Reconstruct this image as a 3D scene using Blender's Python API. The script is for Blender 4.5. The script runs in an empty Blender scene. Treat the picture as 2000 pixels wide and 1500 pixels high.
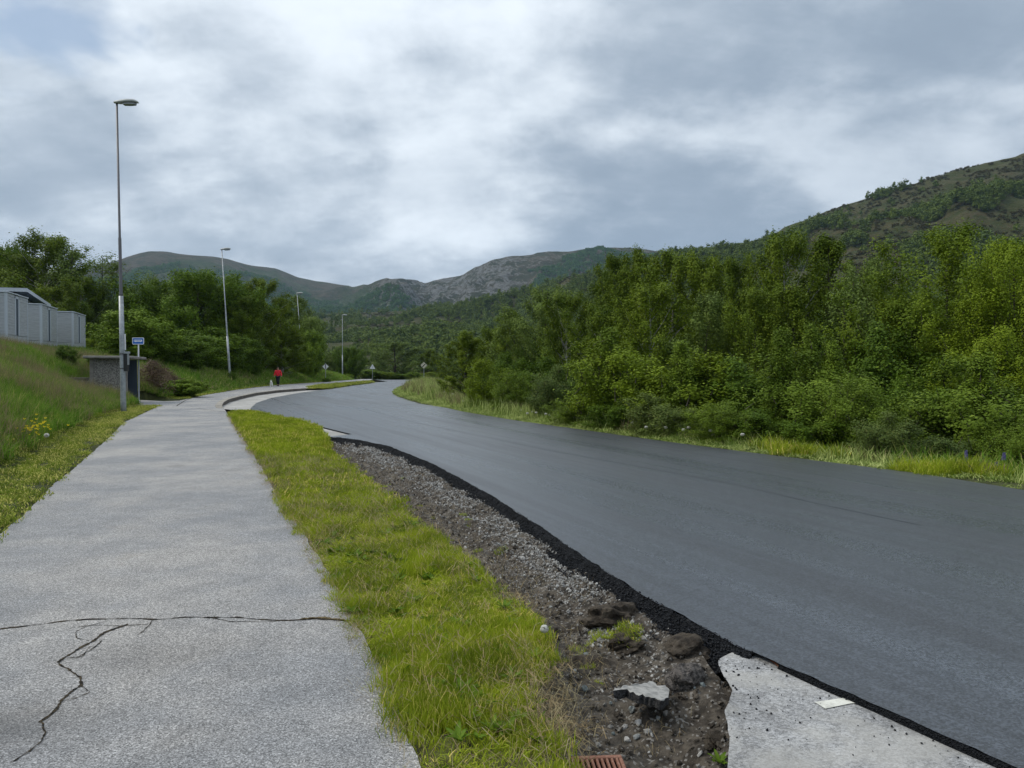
import bpy, bmesh, math, random
import numpy as np
from mathutils import Vector, Matrix, Euler

random.seed(7); RNG = np.random.default_rng(7)
sc = bpy.context.scene
COL = sc.collection
PI = math.pi

# ------------------------------------------------------------------ camera
CAM_H = 1.6
PITCH = math.atan(23/1500)
cd = bpy.data.cameras.new("camera"); cam = bpy.data.objects.new("camera", cd); COL.objects.link(cam)
cd.sensor_width = 36; cd.lens = 27.0; cd.clip_start = .05; cd.clip_end = 20000
cam.location = (0, 0, CAM_H); cam.rotation_euler = (PI/2-PITCH, 0, 0)
sc.camera = cam

# ------------------------------------------------------------------ small shader language
class S:
    def __init__(s, sock, nt): s.k = sock; s.nt = nt
    def _m(s, op, *a):
        n = s.nt.nodes.new('ShaderNodeMath'); n.operation = op
        for i, v in enumerate((s,)+a):
            if isinstance(v, S): s.nt.links.new(v.k, n.inputs[i])
            else: n.inputs[i].default_value = v
        return S(n.outputs[0], s.nt)
    def __add__(s, o): return s._m('ADD', o)
    def __radd__(s, o): return s._m('ADD', o)
    def __sub__(s, o): return s._m('SUBTRACT', o)
    def __rsub__(s, o): return (s*-1.0)+o
    def __mul__(s, o): return s._m('MULTIPLY', o)
    def __rmul__(s, o): return s._m('MULTIPLY', o)
    def __truediv__(s, o): return s._m('DIVIDE', o)
    def pow(s, o): return s._m('POWER', o)
    def max(s, o): return s._m('MAXIMUM', o)
    def min(s, o): return s._m('MINIMUM', o)
    def abs(s): return s._m('ABSOLUTE')
    def exp(s): return s._m('EXPONENT')
    def step(s, a, b, lo=0., hi=1.):
        n = s.nt.nodes.new('ShaderNodeMapRange'); n.interpolation_type = 'SMOOTHSTEP'
        s.nt.links.new(s.k, n.inputs[0])
        for i, v in enumerate((a, b, lo, hi)): n.inputs[i+1].default_value = v
        return S(n.outputs[0], s.nt)

class T:
    """node tree helper"""
    def __init__(s, nt): s.nt = nt
    def new(s, t, **kw):
        n = s.nt.nodes.new(t)
        for k, v in kw.items(): setattr(n, k, v)
        return n
    def put(s, n, i, v):
        if isinstance(v, S): s.nt.links.new(v.k, n.inputs[i])
        elif v is not None: n.inputs[i].default_value = v
    def pos(s): return S(s.new('ShaderNodeNewGeometry').outputs['Position'], s.nt)
    def nor(s): return S(s.new('ShaderNodeNewGeometry').outputs['Normal'], s.nt)
    def obj(s): return S(s.new('ShaderNodeTexCoord').outputs['Object'], s.nt)
    def island(s): return S(s.new('ShaderNodeNewGeometry').outputs['Random Per Island'], s.nt)
    def oinfo(s): return S(s.new('ShaderNodeObjectInfo').outputs['Random'], s.nt)
    def xyz(s, v):
        n = s.new('ShaderNodeSeparateXYZ'); s.put(n, 0, v); return [S(o, s.nt) for o in n.outputs]
    def comb(s, x, y, z):
        n = s.new('ShaderNodeCombineXYZ')
        for i, v in enumerate((x, y, z)): s.put(n, i, v)
        return S(n.outputs[0], s.nt)
    def map(s, v, scale=(1, 1, 1), loc=(0, 0, 0), rot=(0, 0, 0)):
        n = s.new('ShaderNodeMapping'); s.put(n, 0, v)
        n.inputs['Location'].default_value = loc; n.inputs['Rotation'].default_value = rot; n.inputs['Scale'].default_value = scale
        return S(n.outputs[0], s.nt)
    def noise(s, v, scale=5., detail=4., rough=.55, dist=0., lac=2.):
        n = s.new('ShaderNodeTexNoise'); s.put(n, 'Vector', v)
        n.inputs['Scale'].default_value = scale; n.inputs['Detail'].default_value = detail
        n.inputs['Roughness'].default_value = rough; n.inputs['Distortion'].default_value = dist; n.inputs['Lacunarity'].default_value = lac
        return S(n.outputs[0], s.nt)
    def voro(s, v, scale=5., feature='F1', out='Distance', rnd=1.):
        n = s.new('ShaderNodeTexVoronoi', feature=feature); s.put(n, 'Vector', v)
        n.inputs['Scale'].default_value = scale; n.inputs['Randomness'].default_value = rnd
        return S(n.outputs[out], s.nt)
    def mix(s, f, a, b, mode='MIX'):
        n = s.new('ShaderNodeMix', data_type='RGBA', blend_type=mode)
        s.put(n, 0, f)
        for i, v in ((6, a), (7, b)):
            if isinstance(v, S): s.nt.links.new(v.k, n.inputs[i])
            else: n.inputs[i].default_value = tuple(v)+((1,) if len(v) == 3 else ())
        return S(n.outputs[2], s.nt)
    def bump(s, h, strength=.3, dist=.01):
        n = s.new('ShaderNodeBump'); n.inputs['Strength'].default_value = strength; n.inputs['Distance'].default_value = dist
        s.put(n, 'Height', h); return S(n.outputs[0], s.nt)

def material(name, build, rough=.8, spec=.5, metal=0., trans=0.):
    m = bpy.data.materials.new(name); m.use_nodes = True
    nt = m.node_tree; nt.nodes.clear(); t = T(nt)
    out = t.new('ShaderNodeOutputMaterial'); b = t.new('ShaderNodeBsdfPrincipled')
    b.inputs['Roughness'].default_value = rough; b.inputs['Specular IOR Level'].default_value = spec; b.inputs['Metallic'].default_value = metal
    r = build(t) if callable(build) else {'c': build}
    if not isinstance(r, dict): r = {'c': r}
    c = r['c']
    if isinstance(c, S): nt.links.new(c.k, b.inputs['Base Color'])
    else: b.inputs['Base Color'].default_value = tuple(c)+(1,)
    if 'n' in r: nt.links.new(r['n'].k, b.inputs['Normal'])
    if 'r' in r: nt.links.new(r['r'].k, b.inputs['Roughness'])
    if 's' in r: nt.links.new(r['s'].k, b.inputs['Specular IOR Level'])
    if trans > 0:
        tl = t.new('ShaderNodeBsdfTranslucent'); mx = t.new('ShaderNodeMixShader'); mx.inputs[0].default_value = trans
        if isinstance(c, S): nt.links.new(c.k, tl.inputs[0])
        else: tl.inputs[0].default_value = tuple(c)+(1,)
        nt.links.new(b.outputs[0], mx.inputs[1]); nt.links.new(tl.outputs[0], mx.inputs[2]); nt.links.new(mx.outputs[0], out.inputs[0])
    else: nt.links.new(b.outputs[0], out.inputs[0])
    return m

# ------------------------------------------------------------------ world: Nishita sky behind a broken stratus layer
SUN_EL, SUN_AZ = math.radians(46), math.radians(-82)      # azimuth from +Y towards +X
w = bpy.data.worlds.new("World"); sc.world = w; w.use_nodes = True
nt = w.node_tree; nt.nodes.clear(); t = T(nt)
sky = t.new('ShaderNodeTexSky', sky_type='NISHITA'); sky.sun_disc = False
sky.sun_elevation = SUN_EL; sky.sun_rotation = SUN_AZ; sky.air_density = 1.2; sky.dust_density = 1.5
tc = t.new('ShaderNodeTexCoord'); D = S(tc.outputs['Generated'], nt)
dx, dy, dz = t.xyz(D)
h = dz.max(0.0)
den = h + 0.40
P2 = t.comb(dx/den, dy/den, 0.)
n1 = t.noise(t.map(P2, (1, 1.25, 1), (3.1, 1.7, 0)), 1.9, 9, .56, .12)
n2 = t.noise(t.map(P2, (1, 1, 1), (9.3, 4.2, 2)), 5.5, 8, .58, .15)
n3 = t.noise(t.map(P2, (.6, 1, 1), (5, 8, 5)), .45, 3, .5, .2)
def dirblob(px, py, sig):
    u, v = (px-1000)/1500, (750-py)/1500
    d = Vector((u, math.cos(PITCH)+v*math.sin(PITCH), v*math.cos(PITCH)-math.sin(PITCH))).normalized()
    dot = dx*d.x + dy*d.y + dz*d.z
    return ((dot-1.0)*(1/(sig*sig))).exp()
bright = dirblob(820, 40, .17)*.07 + dirblob(1150, 150, .12)*.08 + dirblob(850, 530, .09)*.12 + dirblob(330, 500, .10)*.08
dark = dirblob(1950, 200, .20)*.10 + dirblob(1150, 380, .18)*.10
n4 = t.noise(t.map(P2, (.55, 1.5, 1), (2, 5, 3)), 2.8, 9, .58, .12)
val = (n1+n2*.22).step(.50, .74)*.17 + (n4+n2*.25).step(.50, .78)*.10 + (n2-.5)*.22 + (n3-.5)*.24 + bright - dark + .395
zen = h.step(.35, .95, 0., .30)
val = (val + zen).max(.22).min(.92)
ccol = t.mix(val.step(.30, .80), (.345, .425, .53), (.73, .79, .85))
sc_n = t.new('ShaderNodeMix', data_type='RGBA', blend_type='MULTIPLY'); sc_n.inputs[0].default_value = 1
nt.links.new(ccol.k, sc_n.inputs[6])
vv = val.step(.22, .92, .70, 1.04); nt.links.new(t.comb(vv, vv, vv).k, sc_n.inputs[7])
cloud = S(sc_n.outputs[2], nt)
skys = t.new('ShaderNodeMix', data_type='RGBA', blend_type='MULTIPLY'); skys.inputs[0].default_value = 1
nt.links.new(sky.outputs[0], skys.inputs[6]); skys.inputs[7].default_value = (.085, .085, .085, 1)
gap = (t.noise(t.map(P2, (1, 1, 1), (1, 2, 7)), 3.0, 5, .55, .4) + dirblob(60, -20, .085)*.40).step(.72, .86)
fin = t.mix(gap*.8, cloud, S(skys.outputs[2], nt))
bg = t.new('ShaderNodeBackground'); nt.links.new(fin.k, bg.inputs[0]); bg.inputs[1].default_value = 1.0
wo = t.new('ShaderNodeOutputWorld'); nt.links.new(bg.outputs[0], wo.inputs[0])
w.cycles.sampling_method = 'MANUAL'; w.cycles.sample_map_resolution = 512

sd = bpy.data.lights.new("sun", 'SUN'); sd.energy = 1.5; sd.angle = math.radians(13); sd.color = (1, .93, .80)
sun = bpy.data.objects.new("sun", sd); COL.objects.link(sun)
sun.rotation_euler = Vector((-math.sin(SUN_AZ)*math.cos(SUN_EL), -math.cos(SUN_AZ)*math.cos(SUN_EL), -math.sin(SUN_EL))).to_track_quat('-Z', 'Y').to_euler()

vs = sc.view_settings; vs.view_transform = 'Standard'; vs.look = 'None'; vs.exposure = 0.40; vs.gamma = 1; vs.use_curve_mapping = False
sc.cycles.use_denoising = True
sc.cycles.max_bounces = 6; sc.cycles.diffuse_bounces = 3; sc.cycles.glossy_bounces = 2; sc.cycles.transmission_bounces = 3
sc.cycles.volume_bounces = 0; sc.cycles.transparent_max_bounces = 8
sc.cycles.use_fast_gi = False

# ------------------------------------------------------------------ numpy helpers
def vnoise(x, y, seed=0):
    xi = np.floor(x).astype(np.int64); yi = np.floor(y).astype(np.int64)
    xf = x-xi; yf = y-yi
    def hsh(a, b):
        n = (a*374761393 + b*668265263 + seed*1442695041) & 0xffffffff
        n = ((n ^ (n >> 13))*1274126177) & 0xffffffff
        return ((n ^ (n >> 16)) & 0xffff)/65535.0
    u = xf*xf*(3-2*xf); v = yf*yf*(3-2*yf)
    a, b, c, d = hsh(xi, yi), hsh(xi+1, yi), hsh(xi, yi+1), hsh(xi+1, yi+1)
    return (a*(1-u)+b*u)*(1-v) + (c*(1-u)+d*u)*v - .5
def fbm(x, y, oct=5, seed=0, gain=.5):
    s = 0; a = 1; f = 1
    for i in range(oct):
        s = s + a*vnoise(x*f+17.3*i, y*f-9.1*i, seed+i); a *= gain; f *= 2.03
    return s
def sstep(a, b, x):
    q = np.clip((x-a)/(b-a), 0, 1); return q*q*(3-2*q)

_zy = np.linspace(-100, 500, 2401)
_zz = np.interp(_zy, [-100, 28, 50, 70, 95, 125, 150, 168, 200, 240, 300, 500], [0, 0, .13, .30, .36, .36, .27, .05, -2, -5.5, -9, -9])
_k = np.ones(41)/41
_zz = np.convolve(np.pad(_zz, 20, mode='edge'), _k, 'valid')
def z0(y): return np.interp(y, _zy, _zz)
def zold(y): return z0(y) - .02 - .13*sstep(33, 41, np.asarray(y, float))     # old carriageway
def zroad(y): return zold(y) + .035                                           # new asphalt mat on top
def zpath(y): return z0(y) + .012

def ray(px, py):
    u, v = (px-1000)/1500, (750-py)/1500
    return u, math.cos(PITCH)+v*math.sin(PITCH), v*math.cos(PITCH)-math.sin(PITCH)
def P(px, py, zf=z0):
    """point of the surface zf seen at photo pixel"""
    dx_, dy_, dz_ = ray(px, py); z = 0.
    for i in range(60):
        tt = (z-CAM_H)/dz_; y = tt*dy_; z = .5*z+.5*float(zf(y))
    return (tt*dx_, tt*dy_, z)
def AT(px, py, Y):
    dx_, dy_, dz_ = ray(px, py); tt = Y/dy_
    return Vector((tt*dx_, Y, CAM_H+tt*dz_))
def PL(pts, zf=z0): return [P(a, b, zf)[:2] for a, b in pts]

def resample(pl, n, power=1.0):
    pl = np.array(pl, float); d = np.r_[0, np.cumsum(np.hypot(*np.diff(pl, axis=0).T))]
    q = (np.linspace(0, 1, n)**power)*d[-1]
    return np.c_[np.interp(q, d, pl[:, 0]), np.interp(q, d, pl[:, 1])]
def smooth_pl(pl, n=200, it=6):
    r = resample(pl, n)
    for _ in range(it): r[1:-1] = (r[:-2]+2*r[1:-1]+r[2:])/4
    return r
def sdist(x, y, pl):
    """signed distance to an open polyline, positive on its left"""
    pl = np.asarray(pl, float); best = np.full(x.shape, 1e9); sg = np.ones(x.shape)
    for (ax, ay), (bx, by) in zip(pl[:-1], pl[1:]):
        ex, ey = bx-ax, by-ay; L = ex*ex+ey*ey+1e-12
        tt = np.clip(((x-ax)*ex+(y-ay)*ey)/L, 0, 1)
        qx, qy = x-ax-tt*ex, y-ay-tt*ey; d = qx*qx+qy*qy
        c = ex*(y-ay)-ey*(x-ax); m = d < best-1e-9
        best = np.where(m, d, best); sg = np.where(m, np.sign(c), sg)
    return np.sqrt(best)*sg
def inpoly(x, y, poly):
    poly = np.asarray(poly); r = np.zeros(x.shape, bool); j = len(poly)-1
    for i in range(len(poly)):
        xi, yi = poly[i]; xj, yj = poly[j]
        if yi != yj:
            r ^= ((yi > y) != (yj > y)) & (x < (xj-xi)*(y-yi)/(yj-yi)+xi)
        j = i
    return r

# ------------------------------------------------------------------ object helpers
def tag(o, label=None, cat=None, group=None, kind=None):
    if label: o['label'] = label
    if cat: o['category'] = cat
    if group: o['group'] = group
    if kind: o['kind'] = kind
    return o
def mesh(name, V, F, mats=(), smooth=False):
    """V (n,3); F = array (m,k) or list of lists"""
    me = bpy.data.meshes.new(name); V = np.asarray(V, np.float32)
    if isinstance(F, np.ndarray):
        m, k = F.shape; me.vertices.add(len(V)); me.vertices.foreach_set('co', V.ravel())
        me.loops.add(m*k); me.loops.foreach_set('vertex_index', F.astype(np.int32).ravel())
        me.polygons.add(m); me.polygons.foreach_set('loop_start', np.arange(0, m*k, k, dtype=np.int32))
        me.update(calc_edges=True)
    else: me.from_pydata([tuple(map(float, v)) for v in V], [], F); me.update()
    for a in mats: me.materials.append(a)
    if smooth: me.polygons.foreach_set('use_smooth', np.ones(len(me.polygons), bool))
    return me
def link(name, me, parent=None, loc=None):
    o = bpy.data.objects.new(name, me); COL.objects.link(o)
    if parent: o.parent = parent
    if loc is not None: o.location = loc
    return o
def empty(name, loc, rz=0.):
    o = bpy.data.objects.new(name, None); COL.objects.link(o); o.location = loc; o.rotation_euler = (0, 0, rz); o.empty_display_size = .2
    return o
class MB:
    def __init__(s): s.V = []; s.F = []
    def add(s, V, F):
        b = len(s.V); s.V += [tuple(v) for v in V]; s.F += [[i+b for i in f] for f in F]; return s
    def box(s, a, b, M=None):
        (x0, y0, z0_), (x1, y1, z1) = a, b
        V = [Vector(v) for v in ((x0, y0, z0_), (x1, y0, z0_), (x1, y1, z0_), (x0, y1, z0_), (x0, y0, z1), (x1, y0, z1), (x1, y1, z1), (x0, y1, z1))]
        if M is not None: V = [M @ v for v in V]
        return s.add(V, [[0, 3, 2, 1], [4, 5, 6, 7], [0, 1, 5, 4], [1, 2, 6, 5], [2, 3, 7, 6], [3, 0, 4, 7]])
    def tube(s, pts, rad, n=8, cap=True):
        pts = [Vector(p) for p in pts]; rings = []
        for i, p in enumerate(pts):
            d = (pts[min(i+1, len(pts)-1)]-pts[max(i-1, 0)]).normalized()
            a = d.cross(Vector((0, 0, 1)) if abs(d.z) < .9 else Vector((1, 0, 0))).normalized(); b = d.cross(a)
            rings += [p+(a*math.cos(2*PI*k/n)+b*math.sin(2*PI*k/n))*rad[i] for k in range(n)]
        F = [[i*n+k, i*n+(k+1) % n, (i+1)*n+(k+1) % n, (i+1)*n+k] for i in range(len(pts)-1) for k in range(n)]
        if cap: F += [list(range(n))[::-1], [(len(pts)-1)*n+k for k in range(n)]]
        return s.add(rings, F)
    def prism(s, poly, z0_, z1, M=None):
        n = len(poly); V = [Vector((x, y, z0_)) for x, y in poly]+[Vector((x, y, z1)) for x, y in poly]
        if M is not None: V = [M @ v for v in V]
        return s.add(V, [list(range(n))[::-1], list(range(n, 2*n))]+[[i, (i+1) % n, n+(i+1) % n, n+i] for i in range(n)])
    def build(s, name, mat, parent=None, bevel=0., smooth=False):
        me = mesh(name, s.V, s.F, [mat] if mat else [], smooth)
        if bevel:
            bm = bmesh.new(); bm.from_mesh(me); bmesh.ops.recalc_face_normals(bm, faces=bm.faces)
            bmesh.ops.bevel(bm, geom=[e for e in bm.edges if e.is_manifold and e.calc_face_angle() > .5], offset=bevel, segments=1, affect='EDGES', clamp_overlap=True)
            bm.to_mesh(me); bm.free()
        return link(name, me, parent)

def sheet(name, poly, zf, mat, ystep=(1.0, 6.0), kind='structure', jag=0., parent=None):
    """flat polygon draped over zf(y): triangulated, then cut along y"""
    poly = [tuple(p) for p in poly]
    bm = bmesh.new(); vs_ = [bm.verts.new((x, y, 0)) for x, y in poly]; f = bm.faces.new(vs_)
    if f.normal.z < 0: f.normal_flip()
    bmesh.ops.triangulate(bm, faces=[f])
    ys = [p[1] for p in poly]; y = math.ceil(min(ys)); cuts = []
    while y < max(ys):
        if y > 24: cuts.append(y)
        y += ystep[0] if y < 60 else 3
    for y in cuts:
        bmesh.ops.bisect_plane(bm, geom=bm.verts[:]+bm.edges[:]+bm.faces[:], plane_co=(0, y, 0), plane_no=(0, 1, 0), dist=1e-4)
    for v in bm.verts: v.co.z = float(zf(v.co.y))
    bmesh.ops.recalc_face_normals(bm, faces=bm.faces)
    me = bpy.data.meshes.new(name); bm.to_mesh(me); bm.free(); me.update()
    if me.polygons[0].normal.z < 0: me.flip_normals()
    me.materials.append(mat)
    o = link(name, me, parent); tag(o, kind=kind); return o
def jagged(pl, amp, step, seed=1):
    """make a polyline's edge uneven"""
    pl = np.array(pl); d = np.r_[0, np.cumsum(np.hypot(*np.diff(pl, axis=0).T))]
    n = max(2, int(d[-1]/step)); q = np.linspace(0, d[-1], n)
    r = np.c_[np.interp(q, d, pl[:, 0]), np.interp(q, d, pl[:, 1])]
    tn = np.gradient(r, axis=0); tn /= np.hypot(tn[:, 0], tn[:, 1])[:, None]+1e-9
    a = amp*(fbm(q*4, q*0+seed, 4, seed)*2); a[0] = a[-1] = 0
    return [tuple(v) for v in r+np.c_[-tn[:, 1], tn[:, 0]]*a[:, None]]

def src_collection(name, meshes):
    c = bpy.data.collections.new(name)
    for i, m in enumerate(meshes):
        o = bpy.data.objects.new(f"{name}_{i:02d}", m); c.objects.link(o)
    return c
def scatter(name, pts, rot, scl, idx, coll, label=None):
    """one stuff object: points + geometry nodes instancing the pieces of coll"""
    n = len(pts); me = bpy.data.meshes.new(name); me.vertices.add(n); me.vertices.foreach_set('co', np.asarray(pts, np.float32).ravel())
    a = me.attributes.new('rot', 'FLOAT_VECTOR', 'POINT'); a.data.foreach_set('vector', np.asarray(rot, np.float32).ravel())
    a = me.attributes.new('scl', 'FLOAT_VECTOR', 'POINT'); s_ = np.asarray(scl, np.float32)
    if s_.ndim == 1: s_ = np.repeat(s_[:, None], 3, 1)
    a.data.foreach_set('vector', s_.ravel())
    a = me.attributes.new('idx', 'INT', 'POINT'); a.data.foreach_set('value', np.asarray(idx, np.int32))
    me.update(); o = link(name, me)
    g = bpy.data.node_groups.new(name+'_nodes', 'GeometryNodeTree')
    g.interface.new_socket('Geometry', in_out='INPUT', socket_type='NodeSocketGeometry')
    g.interface.new_socket('Geometry', in_out='OUTPUT', socket_type='NodeSocketGeometry')
    gi = g.nodes.new('NodeGroupInput'); go = g.nodes.new('NodeGroupOutput')
    ip = g.nodes.new('GeometryNodeInstanceOnPoints'); ci = g.nodes.new('GeometryNodeCollectionInfo')
    ci.inputs['Collection'].default_value = coll; ci.inputs['Separate Children'].default_value = True; ci.inputs['Reset Children'].default_value = True
    def attr(nm, ty):
        x = g.nodes.new('GeometryNodeInputNamedAttribute'); x.data_type = ty; x.inputs[0].default_value = nm
        return [k for k in x.outputs if k.enabled and k.name == 'Attribute'][0]
    er = g.nodes.new('FunctionNodeEulerToRotation')
    g.links.new(attr('rot', 'FLOAT_VECTOR'), er.inputs[0])
    g.links.new(gi.outputs[0], ip.inputs['Points']); g.links.new(ci.outputs[0], ip.inputs['Instance'])
    ip.inputs['Pick Instance'].default_value = True
    g.links.new(attr('idx', 'INT'), ip.inputs['Instance Index'])
    g.links.new(er.outputs[0], ip.inputs['Rotation']); g.links.new(attr('scl', 'FLOAT_VECTOR'), ip.inputs['Scale'])
    g.links.new(ip.outputs[0], go.inputs[0])
    md = o.modifiers.new('scatter', 'NODES'); md.node_group = g
    tag(o, label=label, kind='stuff'); return o

# ------------------------------------------------------------------ materials
def m_path(t):
    p = t.pos()
    v = t.voro(p, 165, out='Color'); g, _, _ = t.xyz(v)
    v2 = t.voro(p, 240, out='Color'); g2, _, _ = t.xyz(v2)
    big = t.noise(p, .55, 4, .6); mid = t.noise(p, 3.2, 5, .6)
    far_ = big.step(.2, .8, .95, 1.05)
    lum = (g.step(.05, .8, .125, .335) + g.step(.86, .97, 0., .20) + (g2-.5)*.16)*(mid.step(.3, .7, .90, 1.08))*(big.step(.3, .7, .78, 1.14))*far_
    # crown of the lane is bleached, stains stay where they are
    st = t.voro(t.map(p, (1, .8, 1)), .75).step(.04, .20)
    lum = lum*(st*.22+.78)
    sp1 = t.xyz(p); dd_ = (((sp1[0]+2.02)*(sp1[0]+2.02))*5.+((sp1[1]-4.30)*(sp1[1]-4.30))*9.); ee_ = (((sp1[0]+2.25)*(sp1[0]+2.25))*9.+((sp1[1]-3.42)*(sp1[1]-3.42))*14.)
    lum = lum*(1.-((dd_*-1.).exp()*.28)-((ee_*-1.).exp()*.45))*(t.noise(t.map(p, (1, .25, 1), rot=(0, 0, -.36)), 1.1, 5, .6).step(.3, .7, .96, 1.03))
    c = t.mix(big.step(.35, .65), (.98, 1.0, 1.02), (1.04, 1.0, .94))
    c2 = t.new('ShaderNodeMix', data_type='RGBA', blend_type='MULTIPLY'); c2.inputs[0].default_value = 1
    t.nt.links.new(c.k, c2.inputs[6]); t.nt.links.new(t.comb(lum, lum, lum*1.02).k, c2.inputs[7])
    c3 = t.mix(t.noise(p, 1.3, 6, .65).step(.60, .78)*.25, S(c2.outputs[2], t.nt), (.26, .21, .15))
    return {'c': c3, 'n': t.bump(g*.7+g2*.3, .5, .006)}
M_path = material('path_asphalt', m_path, .62, .5)
def m_old(t):
    p = t.pos(); g, _, _ = t.xyz(t.voro(p, 80, out='Color')); big = t.noise(p, 1.6, 6, .62); g2, _, _ = t.xyz(t.voro(p, 210, out='Color'))
    f = t.noise(p, 9, 4, .6)
    lum = (g.step(.05, 1., .18, .42)*.6+g2*.18)*big.step(.32, .68, .72, 1.30)*f.step(.3, .7, .9, 1.1)
    dust = t.noise(p, 2.3, 5, .6).step(.42, .62)*.55
    c = t.mix(dust, t.comb(lum, lum*1.01, lum*1.03), (.42, .41, .385))
    return {'c': c, 'n': t.bump(g*.7+g2*.3, .5, .006)}
M_old = material('worn_pavement', m_old, .85, .3)
def m_layby(t):
    p = t.pos(); big = t.noise(p, .8, 6, .62)
    l = big.step(.3, .7, .30, .46); return {'c': t.mix(t.noise(p, 3, 4).step(.4, .7)*.5, t.comb(l, l*.98, l*.94), (.22, .21, .19))}
M_layby = material('layby_asphalt', m_layby, .85, .3)
RD = math.radians(23)
def m_road(t):
    p = t.pos(); g, _, _ = t.xyz(t.voro(p, 95, out='Color')); g2, _, _ = t.xyz(t.voro(p, 170, out='Color'))
    q = t.map(p, rot=(0, 0, -RD)); st = t.map(q, (1., .035, 1.)); st2 = t.map(q, (1., .12, 1.))
    s1 = t.noise(st, 1.5, 5, .6, .1); s2 = t.noise(st2, .7, 4, .55, .4); s3 = t.noise(st, 6., 4, .6)
    lum = (g.step(.1, 1., .008, .108)*.55 + g2*.027)*s1.step(.32, .68, .72, 1.35)*s2.step(.3, .7, .85, 1.2)*s3.step(.3, .7, .9, 1.1)
    r = s1.step(.32, .68, .40, .27) + s2.step(.3, .7, .05, -.05) + (g2-.5)*.1
    return {'c': t.comb(lum*.86, lum*.98, lum*1.20), 'r': r, 'n': t.bump(g*.6+g2*.5, .16, .006)}  # blue cast in the colour makes up for weak sky reflection
M_road = material('new_asphalt', m_road, .5, 1.0)
M_lip = material('asphalt_side', lambda t: {'c': t.mix(t.xyz(t.voro(t.pos(), 110, out='Color'))[0], (.004, .005, .007), (.018, .020, .024)), 'n': t.bump(t.voro(t.pos(), 110), .9, .02)}, .7, .12)
M_crumb = material('asphalt_crumb', lambda t: {'c': t.mix(t.oinfo(), (.004, .005, .007), (.020, .022, .027))}, .6, .2)
def m_soil(t):
    p = t.pos(); a = t.noise(p, 2.2, 6, .65); b = t.noise(p, 14, 6, .65); c = t.noise(p, 60, 4, .6)
    col = t.mix(b.step(.38, .66), (.034, .029, .024), (.105, .090, .073))
    col = t.mix(a.step(.50, .68)*.6, col, (.15, .135, .115))
    col = t.mix(t.xyz(t.voro(p, 75, out='Color'))[0].step(.86, .95)*.7, col, (.26, .25, .235))
    return {'c': col, 'n': t.bump(b*.5+c*.5, .9, .03)}
M_soil = material('turned_soil', m_soil, .95, .2)
M_clod = material('soil_clod', lambda t: {'c': t.mix(t.noise(t.obj(), 9, 6, .65).step(.35, .65), (.050, .041, .033), (.17, .142, .112)), 'n': t.bump(t.noise(t.obj(), 45, 8, .8), 1., .05)}, .95, .2)
def m_ground(t):
    p = t.pos(); a = t.noise(p, .4, 5, .6); b = t.noise(p, 6, 5, .6)
    col = t.mix(b.step(.3, .7), (.028, .034, .012), (.065, .075, .024))
    col = t.mix(a.step(.55, .75)*.6, col, (.085, .07, .04)); return {'c': col, 'n': t.bump(b, .6, .05)}
M_ground = material('ground_cover', m_ground, .95, .2)
def m_verge(t):
    p = t.pos(); b = t.noise(p, 9, 5, .6)
    return {'c': t.mix(b.step(.35, .65), (.045, .04, .02), (.10, .11, .03)), 'n': t.bump(b, .6, .03)}
M_verge = material('verge_ground', m_verge, .95, .2)
M_stone = material('gravel_stone', lambda t: {'c': t.mix(t.noise(t.obj(), 20, 3).step(.3, .7)*.4, t.mix(t.oinfo().step(0, 1), (.17, .17, .165), (.50, .50, .49)), (.16, .13, .10))}, .85, .3)
M_stone_dk = material('blue_grey_stone', lambda t: {'c': t.mix(t.oinfo(), (.10, .125, .13), (.27, .28, .28))}, .75, .35)
M_concrete = material('weathered_concrete', lambda t: {'c': t.mix(t.noise(t.pos(), 3, 6, .65).step(.35, .68), (.25, .235, .215), (.15, .14, .13)), 'n': t.bump(t.noise(t.pos(), 40, 4), .3, .01)}, .85, .3)
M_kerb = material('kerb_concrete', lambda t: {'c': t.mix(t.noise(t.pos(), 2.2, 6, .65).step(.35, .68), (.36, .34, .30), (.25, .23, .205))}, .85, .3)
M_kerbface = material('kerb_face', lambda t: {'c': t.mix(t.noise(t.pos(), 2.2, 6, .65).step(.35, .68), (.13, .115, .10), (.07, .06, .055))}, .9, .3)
def m_aggr(t):
    p = t.obj(); g, _, _ = t.xyz(t.voro(p, 26, out='Color')); d = t.voro(p, 26)
    l = g.step(.1, 1., .12, .31); return {'c': t.comb(l*1.05, l, l*.93), 'n': t.bump(d*-1., .9, .03)}
M_aggr = material('exposed_aggregate', m_aggr, .85, .3)
M_galv = material('galvanised_steel', lambda t: {'c': t.mix(t.noise(t.obj(), 6, 5, .7).step(.35, .65), (.40, .43, .45), (.27, .29, .31))}, .5, .5, .35)
M_darksteel = material('dark_steel', lambda t: {'c': t.mix(t.noise(t.obj(), 8, 5, .7), (.10, .10, .11), (.17, .165, .17))}, .5, .5, .3)
M_lamp = material('lamp_housing', (.42, .44, .43), .5, .5)
M_glass = material('lamp_diffuser', (.30, .32, .34), .25, .5)
M_black = material('black_plastic', (.02, .02, .022), .5, .5)
M_white = material('white_paint', lambda t: {'c': t.mix(t.noise(t.pos(), 20, 6, .7).step(.42, .72), (.68, .68, .62), (.42, .42, .38))}, .7, .3)
M_orange = material('orange_spray', lambda t: {'c': t.mix(t.noise(t.pos(), 25, 6, .7).step(.45, .6), (.55, .20, .10), (.36, .30, .25))}, .8, .3)
M_signwhite = material('sign_white', (.78, .79, .80), .5, .5)
M_signback = material('sign_back', (.50, .52, .54), .45, .5, .2)
M_signblue = material('sign_blue', (.01, .13, .52), .4, .5)
M_signcream = material('sign_cream', (.72, .68, .52), .5, .5)
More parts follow.
